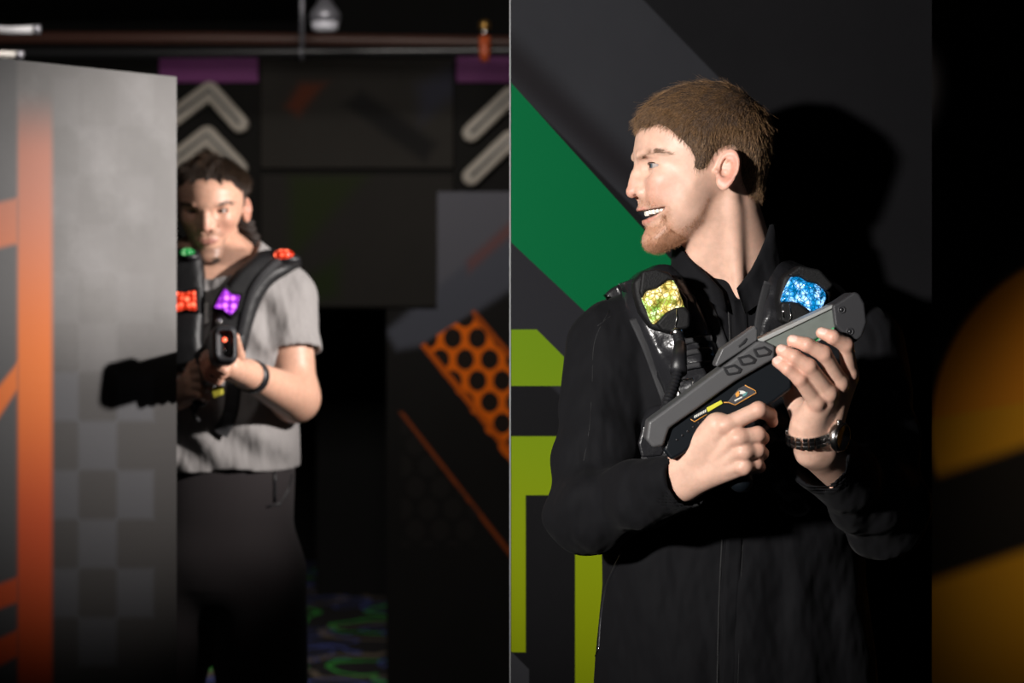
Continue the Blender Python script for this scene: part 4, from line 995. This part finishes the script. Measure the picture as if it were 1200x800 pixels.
def ledblock(name, L, m, col, rows, cols, c, th):
    cc = on2(VF2, c[0], c[1], 0); Yv = cc[1]-.016
    prism('lamp_housing', [(P(a, b, Yv)[0], P(a, b, Yv)[2]) for a, b in [(c[0]+(x-c[0])*1.35, c[1]+(y-c[1])*1.35) for x, y in L]], Yv+.004, Yv+.05, M['black_rough'], v2, bev=.004)
    prism('light_lens', [(P(a, b, Yv)[0], P(a, b, Yv)[2]) for a, b in L], Yv-.003, Yv+.02, m, v2, bev=.003)
def led2(name, c, s, sc=75, core=(1, .8, .7)):
    N = NT(name); co = N.coord(); v = N.n('ShaderNodeTexVoronoi'); v.inputs['Scale'].default_value = sc; v.inputs['Randomness'].default_value = .35; N.put(v.inputs['Vector'], co)
    k = N.ramp(v.outputs['Distance'], .62, .15); N.base(tuple(x*.2 for x in c)); N.set(Roughness=.2); N.put(N.b.inputs['Emission Color'], N.mix(N.math('MULTIPLY', k, .35), c, core)); N.put(N.b.inputs['Emission Strength'], N.math('MULTIPLY_ADD', k, s, s*.18)); return N.m
M['led_red'] = led2('red_led_lens', (1, .045, .012), 2.2, core=(1, .45, .25)); M['led_purple'] = led2('purple_led_lens', (.55, .045, 1), 2.4, core=(.9, .5, 1)); M['led_green'] = led2('green_led_lens', (.01, .6, .12), .9)
ledblock('red', [(204,341),(215,343),(229,340),(230,364),(217,362),(204,366)], M['led_red'], 0, 0, 0, (217, 353), 0)
ledblock('purple', [(263,338),(271,345),(281,346),(277,362),(270,369),(261,362),(251,361),(256,350)], M['led_purple'], 0, 0, 0, (266, 353), 0)
for c_, m_, r_ in (((333, 300), M['led_red'], 8), ((220, 297), M['led_green'], 6)):
    cc = on2(VF2, c_[0], c_[1]+3, 0); s_ = r_/F*cc[1]
    V, Q = snet(lambda p: ell(p, cc+np.array([0, -.004, .008]), (s_*1.5, .020, s_*.85)), cc-.045, cc+.05, .004); link('shoulder_light', fast_mesh('shoulder_light', V, Q), m_, v2)
    V, Q = snet(lambda p: ell(p, cc+np.array([.005, .008, -.002]), (s_*2.1, .026, s_*1.0)), cc-.06, cc+.06, .004); link('lamp_base', fast_mesh('lamp_base', V, Q), M['black'], v2)
lathe('button', [(0, .007), (.003, .007), (.004, .005)], on2(VF2, 256, 377, 0), (0, -1, 0), M['chrome'], v2)
prism('buckle', [(P(a, b, 4.13)[0], P(a, b, 4.13)[2]) for a, b in ((234,355),(241,354),(240,378),(234,382))], on2(VF2, 238, 368, 0)[1]-.004, on2(VF2, 238, 368, 0)[1]+.01, M['chrome'], v2, bev=.002)
# phaser
e = empty('laser_tag_phaser', (G0+G1)/2); tag(e, 'black phaser with a blunt red-lit muzzle, pointed towards the camera by the grey t-shirt man', 'laser tag gun')
ax = (G1-G0)/np.linalg.norm(G1-G0); sd = np.cross(ax, [0, 0, 1.]); sd /= np.linalg.norm(sd); up = np.cross(sd, ax); RG = np.stack([ax, sd, up], 1)
def rbox(p, c, h, r): q = np.abs((p-c)@RG)-(np.array(h)-r); return np.linalg.norm(np.maximum(q, 0), axis=1)+np.minimum(q.max(1), 0)-r
def gp(a, s=0., u=0.): return G0+ax*a+sd*s+up*u
Lg = np.linalg.norm(G1-G0)
def shape(name, f, c, r, m, par=e, h=.0028):
    V, Q = snet(f, c-r, c+r, h); return link(name, fast_mesh(name, V, Q), m, par)
shape('side_shell', lambda p: smax(rbox(p, gp(Lg*.45), (Lg*.42, .021, .026), .008), -rbox(p, gp(Lg*.55, .02, .0), (.05, .004, .012), .002), .002), gp(Lg*.45), .22, M['gunshell'])
shape('lower_body', lambda p: rbox(p, gp(Lg*.40, 0, -.034), (Lg*.33, .017, .018), .007), gp(Lg*.4, 0, -.03), .17, M['navy'])
shape('sight_fin', lambda p: rbox(p, gp(Lg*.45, 0, .030), (.05, .009, .012), .004), gp(Lg*.45, 0, .03), .08, M['gunshell'])
mz = shape('muzzle', lambda p: smax(rbox(p, gp(Lg-.02), (.035, .0245, .037), .016), -rbox(p, gp(Lg+.014), (.012, .015, .026), .009), .002), gp(Lg-.02), .07, M['muzzle'], h=.002)
shape('muzzle_light', lambda p: np.linalg.norm(p-gp(Lg+.001, .0, .010), axis=1)-.0055, gp(Lg, 0, .01), .02, M['led_red'], mz, h=.0015)
shape('sensor_window', lambda p: np.linalg.norm(p-gp(Lg+.000, .0, -.011), axis=1)-.0050, gp(Lg, 0, -.011), .02, M['chrome'], mz, h=.0015)
shape('grip', lambda p: chain(p, [gp(.05, 0, -.03), P(236, 446, 4.095), P(234, 468, 4.105)], [.016, .0155, .0165], .004), P(236, 448, 4.1), .09, M['navy'])
prism('yellow_tag', [(P(a, b, 4.0)[0], P(a, b, 4.0)[2]) for a, b in ((249,455),(257,451),(264,452),(262,462),(252,466))], 3.97, 4.0, mat('yellow_grip_tag', (.42, .38, .04), .5), e, bev=.003)
tube('cable', spline(np.array([P(234, 470, 4.105), P(228, 484, 4.10), P(232, 492, 4.10), P(226, 478, 4.16), P(215, 430, 4.165)]), 6, closed=False), .005, M['black'], e, n=8)
# ------------------------------------------------------------------ the arena
def wxz(L, Y): return [(P(a, b, Y)[0], P(a, b, Y)[2]) for a, b in L]
# partition behind the first man
N = NT('painted_partition'); co = N.coord(); xs = N.xyz(co); X_, Z_ = xs[0], xs[2]; YW = 3.0
blk = (.0065, .0064, .0072); W = lambda L: wxz(L, YW)
f = N.noise(6, 5, co); base = N.mix(f, tuple(c*.8 for c in blk), tuple(c*1.25 for c in blk))
base = N.mix(poly_mask(N, X_, Z_, W([(400,-200),(560,-200),(880,130),(900,400),(400,-100)]), .003), base, N.mix(f, (.017, .0175, .0205), (.025, .0255, .029)))
base = N.mix(poly_mask(N, X_, Z_, W([(560,30),(600,44),(900,345),(900,430),(600,97),(560,60)]), .02), base, (.0105, .0095, .011))
base = N.mix(poly_mask(N, X_, Z_, W([(580,262),(900,565),(900,700),(580,388)]), .004), base, (.016, .016, .019))
base = N.mix(poly_mask(N, X_, Z_, W([(580,76),(1000,540),(1000,660),(580,266)]), .0015), base, (.0010, .095, .030))
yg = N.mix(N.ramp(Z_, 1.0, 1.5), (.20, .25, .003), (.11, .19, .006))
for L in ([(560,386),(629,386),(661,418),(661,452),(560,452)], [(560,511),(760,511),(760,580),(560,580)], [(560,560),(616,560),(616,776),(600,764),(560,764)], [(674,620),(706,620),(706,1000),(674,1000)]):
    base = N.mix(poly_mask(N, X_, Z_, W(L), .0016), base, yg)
base = N.mix(poly_mask(N, X_, Z_, W([(560,755),(600,764),(620,784),(620,1000),(560,1000)]), .0015), base, (.03, .03, .034))
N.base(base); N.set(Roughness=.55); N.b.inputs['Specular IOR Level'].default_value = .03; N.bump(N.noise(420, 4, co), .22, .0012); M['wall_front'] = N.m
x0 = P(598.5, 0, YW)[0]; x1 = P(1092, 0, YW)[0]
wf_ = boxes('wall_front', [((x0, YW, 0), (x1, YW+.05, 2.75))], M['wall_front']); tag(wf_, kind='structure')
tr = boxes('trim_1', [((x0-.002, YW-.0015, 0), (x0, YW+.0515, 2.75))], mat('edge_trim', (.32, .33, .34), .35, .4)); tag(tr, kind='structure')

# orange mural on the next wall along, to the right
YR = 3.75; N = NT('orange_mural'); co = N.coord(); xs = N.xyz(co); X_, Z_ = xs[0], xs[2]; W = lambda L: wxz(L, YR)
f = N.noise(5, 5, co); base = N.mix(f, (.010, .009, .009), (.016, .014, .013))
def disc(N, x, z, c, r, soft):
    dx = N.math('SUBTRACT', x, c[0]); dz = N.math('SUBTRACT', z, c[1]); d = N.math('SQRT', N.math('ADD', N.math('MULTIPLY', dx, dx), N.math('MULTIPLY', dz, dz))); return N.ramp(d, r+soft, r-soft)
cc = P(1304, 500, YR); rr_ = 214/F*YR
m = disc(N, X_, Z_, (cc[0], cc[2]), rr_, .012); band_ = poly_mask(N, X_, Z_, W([(1000,590),(1500,420),(1500,545),(1000,712)]), .02)
base = N.mix(m, base, N.mix(N.noise(3.2, 2, co), (.62, .20, .012), (.75, .30, .02)))
base = N.mix(poly_mask(N, X_, Z_, W([(1040,500),(1600,400),(1600,1100),(1040,1100)]), .01), base, N.mix(N.noise(3.2, 2, co), (.60, .26, .012), (.72, .36, .02)))
base = N.mix(N.math('SUBTRACT', 1.0, N.math('MAXIMUM', disc(N, X_, Z_, (cc[0], cc[2]), rr_, .012), poly_mask(N, X_, Z_, W([(1040,620),(1600,450),(1600,1100),(1040,1100)]), .01))), base, (.012, .010, .010))
base = N.mix(band_, base, (.012, .010, .010))
N.base(base); N.set(Roughness=.6); N.b.inputs['Specular IOR Level'].default_value = .12; N.bump(N.noise(300, 3, co), .2, .001); M['mural_orange'] = N.m
o = boxes('wall_right', [((P(1040, 0, YR)[0], YR, 0), (2.6, YR+.05, 2.9))], M['mural_orange']); tag(o, kind='structure')

# slanting partition on the left, nearer end towards the camera
A = P(207, 0, 3.95); A = np.array([A[0], 3.95]); Bp = np.array([P(0, 0, 3.665)[0], 3.665]); dv = Bp-A; Ln = np.linalg.norm(dv); dv /= Ln
def ray_panel(px, py):
    # point of the slanting face seen at (px, py): distance along the face from its far edge, and height
    k = (px-600)/F; t = (k*A[1]-A[0])/(dv[0]-k*dv[1]); Y = A[1]+dv[1]*t; return (t, CZ-(py-HY)/F*Y)
topz = ray_panel(207, 90)[1]
N = NT('airbrushed_partition'); co = N.coord(); xs = N.xyz(co); X_, Z_ = xs[0], xs[2]; RP = lambda L: [ray_panel(a, b) for a, b in L]
f = N.noise(2.2, 6, co); f2 = N.noise(9, 5, co)
base = N.mix(N.ramp(f, .3, .7), (.095, .091, .088), (.155, .149, .145)); base = N.mix(N.math('MULTIPLY', N.ramp(f2, .45, .75), .35), base, (.23, .225, .225))
zb = ray_panel(150, 470)[1]; zt = ray_panel(150, 330)[1]
base = N.mix(N.ramp(Z_, zb, zt), N.mix(f, (.026, .0235, .0225), (.038, .035, .0335)), base)
for i, (xa, xb) in enumerate(((62,92),(92,137),(137,180))):
    for j in range(12):
        if (i+j) % 2: continue
        ya = 95+57.5*j-4; yb = ya+57
        c = (.072, .075, .086) if j > 5 else (.24, .235, .24)
        base = N.mix(N.math('MULTIPLY', poly_mask(N, X_, Z_, RP([(xa,ya),(xb,ya),(xb,yb),(xa,yb)]), .009), .5 if j > 5 else .10), base, c)
org = N.mix(N.ramp(Z_, ray_panel(40, 640)[1], ray_panel(40, 420)[1]), (.44, .050, .003), (.58, .125, .006)); org = N.mix(N.ramp(Z_, ray_panel(40, 420)[1], ray_panel(40, 180)[1]), org, (.36, .125, .075))  # upper orange turns pinkish: faded paint, plus sheen put into the colour
fade = N.ramp(Z_, ray_panel(40, 100)[1], ray_panel(40, 190)[1])
base = N.mix(N.math('MULTIPLY', poly_mask(N, X_, Z_, RP([(20,60),(61,60),(61,1300),(20,1300)]), .010), fade), base, org)
dk = poly_mask(N, X_, Z_, RP([(-300,-50),(20,-50),(20,1300),(-300,1300)]), .008); base = N.mix(N.math('MULTIPLY', dk, .75), base, (.05, .052, .055))
for L in ([(-200,285),(21,232),(21,285),(-200,340)], [(-200,700),(21,425),(21,455),(-200,790)], [(-200,760),(21,676),(21,705),(-200,790)], [(-200,840),(21,738),(21,768),(-200,890)]):
    base = N.mix(poly_mask(N, X_, Z_, RP(L), .008), base, org)
N.base(base); N.set(Roughness=.55); N.b.inputs['Specular IOR Level'].default_value = .3; N.bump(N.noise(60, 5, co), .08, .002); M['wall_left'] = N.m
V, Fc = [], []; box_into(V, Fc, (0, -.045, 0), (Ln+1.1, 0, topz)); o = link('wall_left', mesh_np('wall_left', V, Fc), M['wall_left'], smooth=False)
o.location = (A[0], A[1], 0); o.rotation_euler = (0, 0, math.atan2(dv[1], dv[0])); tag(o, kind='structure')

# far end
YF = 9.0; fx = lambda px: P(px, 0, YF)[0]; fz = lambda py: P(0, py, YF)[2]
N = NT('black_far_wall'); co = N.coord(); N.base(N.mix(N.noise(3, 4, co), (.006, .0055, .005), (.010, .009, .008))); N.set(Roughness=.6); N.b.inputs['Specular IOR Level'].default_value = .12; M['far'] = N.m
M['void'] = mat('flat_black_paint', (.004, .004, .004), .9)
o = boxes('wall_back', [((-4.5, YF, 0), (fx(303), YF+.12, fz(68))), ((fx(303), YF, fz(362)), (fx(462), YF+.12, fz(68))), ((fx(462), YF, 0), (4.5, YF+.12, fz(68)))], M['far']); tag(o, kind='structure')
o = boxes('wall_inner', [((fx(371)*10.7/9, 10.7, 0), (3, 10.8, 3.3)), ((-4.5, 12.2, 0), (3, 12.3, 3.3))], M['void']); tag(o, kind='structure')
M['purple'] = mat('purple_paint', (.24, .035, .22), .6)
for i, (a, b) in enumerate(((187, 303), (535, 650))):
    o = boxes('trim_%d' % (i+2), [((fx(a), YF-.02, fz(97)), (fx(b), YF, fz(67)))], M['purple'], bev=.004); tag(o, kind='structure')
# airbrushed boards between the pillars
N = NT('upper_board'); co = N.coord(); xs = N.xyz(co); X_, Z_ = xs[0], xs[2]; W = lambda L: wxz(L, YF-.03)
base = N.mix(N.noise(2.5, 4, co), (.024, .021, .018), (.040, .035, .030))
base = N.mix(poly_mask(N, X_, Z_, W([(335,125),(352,98),(380,98),(350,135)]), .03), base, (.14, .032, .012))
base = N.mix(poly_mask(N, X_, Z_, W([(402,122),(424,106),(512,168),(498,190)]), .03), base, (.008, .007, .007))
base = N.mix(poly_mask(N, X_, Z_, W([(490,100),(535,75),(535,110),(495,140)]), .05), base, (.035, .035, .055))
N.base(base); N.set(Roughness=.6); N.b.inputs['Specular IOR Level'].default_value = .15; o = boxes('trim_4', [((fx(306), YF-.03, fz(198)), (fx(532), YF-.002, fz(70)))], N.m, bev=.006); tag(o, kind='structure')
N = NT('lower_board'); co = N.coord(); xs = N.xyz(co); X_, Z_ = xs[0], xs[2]
base = N.mix(N.noise(2.5, 4, co), (.018, .0162, .014), (.029, .025, .0215))
base = N.mix(poly_mask(N, X_, Z_, W([(340,205),(430,205),(345,300),(340,290)]), .05), base, (.020, .030, .005))
base = N.mix(poly_mask(N, X_, Z_, W([(400,300),(395,345),(350,358),(345,335)]), .05), base, (.016, .028, .004))
N.base(base); N.set(Roughness=.6); N.b.inputs['Specular IOR Level'].default_value = .15; o = boxes('trim_5', [((fx(306), YF-.025, fz(360)), (fx(532), YF-.002, fz(204)))], N.m, bev=.006); tag(o, kind='structure')
# chevron lights
M['chev'] = mat('pale_chevron', (.58, .52, .45), .5); M['chev_in'] = mat('chevron_groove', (.20, .20, .20), .4)
def chevron(ax, ay, right, left, dy, label):
    Y = YF-.05; s = YF/F; r = 10.5
    e = empty('chevron_sign', P(ax, ay+12, Y)); tag(e, label, 'sign', 'grey chevrons on the black pillars')
    pts = []
    if left: pts.append(P(ax-left, ay+12+dy, Y))
    pts.append(P(ax, ay+12, Y))
    if right: pts.append(P(ax+right, ay+12+dy, Y))
    def f(p):
        d = None
        for i in range(len(pts)-1):
            c = cap(p*np.array([1, 0, 1])+np.array([0, Y, 0]), pts[i], pts[i+1], r*s, r*s); d = c if d is None else np.minimum(d, c)
        return smax(d, np.abs(p[:, 1]-Y-.01)-.03, .01)
    V, Q = snet(f, np.min(pts, 0)-.12, np.max(pts, 0)+.12, .008); link('chevron_body', fast_mesh('chevron_body', V, Q), M['chev'], e)
    q = [p_+np.array([0, -.022, 0]) for p_ in pts]; V, Fc = tube_data(q, .0085, 8); link('groove', mesh_np('groove', V, Fc), M['chev_in'], e)
chevron(246, 94, 35, 52, 39, 'upper grey chevron on the left black pillar beside the partition'); chevron(243, 146, 37, 50, 39, 'lower grey chevron on the left black pillar, just behind a man\'s head')
chevron(598, 100, 46, 46, 44, 'upper grey chevron on the right black pillar, half hidden by the partition'); chevron(598, 151, 46, 46, 44, 'lower grey chevron on the right black pillar, half hidden by the partition')
# honeycomb mural
YH = 7.2; N = NT('honeycomb_mural'); co = N.coord(); xs = N.xyz(co); X_, Z_ = xs[0], xs[2]; W = lambda L: wxz(L, YH); u = YH/F
blk = N.mix(N.noise(3, 4, co), (.005, .0045, .0045), (.008, .0075, .007))
base = N.mix(poly_mask(N, X_, Z_, W([(512,224),(640,224),(640,232),(512,350)]), .01), blk, (.070, .070, .084))
base = N.mix(poly_mask(N, X_, Z_, W([(452,388),(640,228),(640,312),(500,404),(465,410)]), .02), base, (.052, .055, .070))
base = N.mix(poly_mask(N, X_, Z_, W([(548,306),(640,222),(640,238),(550,318)]), .02), base, (.10, .045, .045))
hexm = poly_mask(N, X_, Z_, W([(494,404),(552,368),(610,437),(680,530),(680,625),(600,545)]), .006)
sx, sz = 29*u, 50*u
def lat(ox, oz):
    a = N.math('SUBTRACT', N.math('FLOORED_MODULO', N.math('ADD', X_, ox+5*sx), sx), sx/2); b = N.math('SUBTRACT', N.math('FLOORED_MODULO', N.math('ADD', Z_, oz), sz), sz/2); b = N.math('MULTIPLY', b, .88)
    return N.math('SQRT', N.math('ADD', N.math('MULTIPLY', a, a), N.math('MULTIPLY', b, b)))
hx0, hz0 = P(545, 421, YH)[0], P(545, 421, YH)[2]
d = N.math('MINIMUM', lat(-hx0+sx/2, -hz0+sz/2), lat(-hx0, -hz0))
orc = N.mix(N.ramp(d, 10.0*u, 11.5*u), (.012, .008, .006), (.62, .115, .004))
base = N.mix(hexm, base, orc)
base = N.mix(poly_mask(N, X_, Z_, W([(493,405),(498,401),(682,628),(677,634)]), .004), base, (.42, .075, .004)); base = N.mix(poly_mask(N, X_, Z_, W([(552,366),(556,363),(682,512),(679,517)]), .004), base, (.30, .055, .004))
base = N.mix(poly_mask(N, X_, Z_, W([(468,483),(472,483),(602,650),(598,652)]), .006), base, (.20, .04, .008))
d2 = poly_mask(N, X_, Z_, W([(470,490),(560,600),(560,640),(470,640)]), .01); base = N.mix(N.math('MULTIPLY', d2, N.ramp(d, 12*u, 10*u)), base, (.010, .009, .0085))
N.base(base); N.set(Roughness=.6); N.b.inputs['Specular IOR Level'].default_value = .08; hx_ = lambda px: P(px, 0, YH)[0]; hz_ = lambda py: P(0, py, YH)[2]
o = boxes('wall_mural', [((hx_(453), YH, 0), (hx_(512), YH+.06, hz_(362))), ((hx_(512), YH, 0), (2.6, YH+.06, hz_(224)))], N.m); tag(o, kind='structure')
# carpet
N = NT('arcade_carpet'); co = N.coord(); c = N.mix(N.noise(120, 3, co), (.014, .013, .016), (.05, .046, .05))
for sc, lo, hi, colr, off in ((1.5, .30, .345, (.08, .60, .09), 0), (1.9, .26, .30, (.12, .16, .60), 3.3), (1.3, .34, .37, (.32, .25, .18), 7.1), (2.4, .20, .235, (.10, .14, .52), 11.7)):
    mp = N.n('ShaderNodeMapping'); N.put(mp.inputs[0], co); mp.inputs['Location'].default_value = (off, off*.7, 0)
    nz = N.n('ShaderNodeTexNoise'); nz.inputs['Scale'].default_value = 2.2; N.put(nz.inputs['Vector'], mp.outputs[0])
    ad = N.n('ShaderNodeVectorMath', operation='MULTIPLY_ADD'); N.put(ad.inputs[0], nz.outputs['Color']); ad.inputs[1].default_value = (.35, .35, 0); N.put(ad.inputs[2], mp.outputs[0])
    vo = N.n('ShaderNodeTexVoronoi', voronoi_dimensions='2D'); vo.inputs['Scale'].default_value = sc; N.put(vo.inputs['Vector'], ad.outputs[0])
    a_ = N.ramp(vo.outputs['Distance'], lo-.012, lo); b_ = N.ramp(vo.outputs['Distance'], hi+.012, hi); c = N.mix(N.math('MULTIPLY', a_, b_), c, colr)
N.base(c); N.set(Roughness=.95); N.bump(N.noise(500, 2, co), .5, .004)
V, Fc = [], []; box_into(V, Fc, (-4.5, -2, -.1), (4.5, 12.4, 0)); o = link('floor', mesh_np('floor', V, Fc), N.m, smooth=False); tag(o, kind='structure')
V, Fc = [], []; box_into(V, Fc, (-4.5, -2, 3.3), (4.5, 12.4, 3.4)); o = link('ceiling', mesh_np('ceiling', V, Fc), M['void'], smooth=False); tag(o, kind='structure')
# things under the ceiling
YC = 8.2; M['pipe'] = mat('black_pipe', (.030, .030, .032), .30, .4); M['rod'] = mat('grey_rod', (.28, .28, .32), .4, .6); M['redpipe'] = mat('rusty_red_pipe', (.07, .028, .02), .5)
t = tube('ceiling_pipe', [P(-600, 62, YC), P(200, 62, YC), P(620, 59, YC), P(1500, 55, YC)], .022, M['pipe'], n=14); tag(t, 'glossy black pipe running across under the ceiling above the far wall', 'pipe', None)
t = tube('ceiling_pipe', [P(-600, 43, YC+.3), P(250, 45, YC+.3), P(620, 50, YC+.3), P(1500, 62, YC+.3)], .028, M['redpipe'], n=14); tag(t, 'dull reddish brown pipe running behind and above the black pipe', 'pipe')
e = empty('hanger_rod', P(354, 60, YC)); tag(e, 'thin grey rod dropping from the ceiling to clamp the black pipe', 'rod')
tube('rod', [P(354, -40, YC), P(354, 52, YC)], .011, M['rod'], e, n=10)
tube('clamp', [P(354, 61.3, YC)+np.array([0, math.cos(a)*.027, math.sin(a)*.027]) for a in np.linspace(0, 2*math.pi, 17)[:-1]], .008, M['rod'], e, close=True, n=8)
e = empty('ceiling_sprinkler', P(568, 72, YC-.06)); tag(e, 'small orange and brass sprinkler valve hanging in front of the black pipe', 'sprinkler'); s = YC/F
lathe('valve_body', [(0, .016), (.03, .022), (.10, .024), (.105, .018)], P(568, 72, YC-.06), (0, 0, 1), mat('orange_paint', (.50, .085, .02), .45), e)
lathe('neck', [(0, .016), (.035, .016)], P(568, 43, YC-.06), (0, 0, 1), M['chrome'], e)
lathe('brass_cap', [(0, .02), (.012, .024), (.030, .024), (.038, .014)], P(568, 35, YC-.06), (0, 0, 1), mat('brass', (.50, .28, .08), .35, .9), e)
def fixture(px, py, Y, w, label, big=1.):
    e = empty('ceiling_lamp', P(px, py, Y)); tag(e, label, 'lamp'); u = Y/F; c = P(px, py, Y)
    lathe('lamp_housing', [(0, w*.5*u), (.03, w*.52*u), (.05, w*.40*u), (.09, w*.16*u)], c+np.array([0, 0, .02]), (0, 0, 1), M['rod'], e, 20)
    lathe('lamp_glass', [(-.018, w*.30*u), (-.008, w*.42*u), (.018, w*.46*u)], c, (0, 0, 1), mat('frosted_glass', (.62, .62, .70), .3), e, 20)
    tube('lamp_stem', [c+np.array([0, 0, .1]), np.array([c[0], c[1], 3.3])], .012, M['pipe'], e, n=8)
fixture(381, 32, 7.6, 36, 'round pale ceiling lamp seen beside the hanger rod')
e = empty('ceiling_tube_light', P(0, 36, 6.0)); tag(e, 'pale tube-shaped ceiling light at the top left corner', 'lamp')
tube('tube_body', [P(-60, 30, 6.0), P(10, 36, 6.0), P(40, 35, 6.0)], .013, mat('pale_tube', (.42, .42, .45), .35), e, n=12); tube('end_cap', [P(40, 35, 6.0), P(47, 35, 6.0)], .015, M['rod'], e, n=12)
e = empty('ceiling_conduit', P(0, 64, 5.6)); tag(e, 'short pale conduit end just above the left partition', 'pipe')
tube('pipe_body', [P(-60, 61, 5.6), P(20, 65, 5.6)], .011, mat('pale_conduit', (.48, .46, .44), .4), e, n=12); tube('end_cap', [P(20, 65, 5.6), P(27, 66, 5.6)], .014, M['rod'], e, n=12)

# ------------------------------------------------------------------ light, camera
def light(name, ty, loc, tgt, energy, color=(1, 1, 1), **k):
    L = bpy.data.lights.new(name, ty); L.energy = energy; L.color = color
    for a, b in k.items(): setattr(L, a, b)
    o = bpy.data.objects.new(name, L); COL.objects.link(o); o.location = loc
    o.rotation_euler = (Vector(tgt)-Vector(loc)).to_track_quat('-Z', 'Y').to_euler(); return o
light('key_flash', 'SPOT', (-1.35, .55, 1.86), (.22, 2.9, 1.72), 480, (1, .96, .92), shadow_soft_size=.07, spot_size=math.radians(42), spot_blend=.9)
light('side_flash', 'SPOT', (1.15, 3.42, 2.05), (-.68, 4.05, 1.60), 330, (1, .94, .90), shadow_soft_size=.05, spot_size=math.radians(42), spot_blend=1.)
light('man2_fill', 'SPOT', (-.35, 2.3, 3.2), (-.62, 4.2, 1.65), 24, (1, .93, .88), shadow_soft_size=.15, spot_size=math.radians(24), spot_blend=1.)  # unseen fill lamp, added to brighten the second man's front
light('far_end_fill', 'AREA', (-.6, 5.2, 3.2), (-.6, 8.8, 1.9), 75, (1, .93, .85), size=1.2)  # unseen area lamp, added to lift the dim far wall and chevrons
light('mural_spot', 'SPOT', (1.9, 2.3, 2.3), (1.24, 3.75, 1.28), 55, (1, .85, .6), shadow_soft_size=.08, spot_size=math.radians(26), spot_blend=1.)
w_ = bpy.data.worlds.new('world'); SC.world = w_; w_.use_nodes = True; w_.node_tree.nodes['Background'].inputs[0].default_value = (.5, .55, .6, 1); w_.node_tree.nodes['Background'].inputs[1].default_value = .02
cam = bpy.data.cameras.new('camera'); cob = bpy.data.objects.new('camera', cam); COL.objects.link(cob); cob.location = (0, 0, CZ); cob.rotation_euler = (math.pi/2, 0, 0)
cam.sensor_width = 36; cam.lens = F/1200*36; cam.shift_y = -(400-HY)/1200; cam.clip_end = 60
cam.dof.use_dof = True; cam.dof.focus_distance = 2.66; cam.dof.aperture_fstop = cam.lens/1000/.0155; cam.dof.aperture_blades = 9
SC.camera = cob
SC.view_settings.view_transform = 'Standard'; SC.view_settings.look = 'None'; SC.view_settings.gamma = 1; SC.view_settings.use_curve_mapping = False; SC.view_settings.exposure = 0
SC.cycles.use_denoising = True; SC.cycles.max_bounces = 6
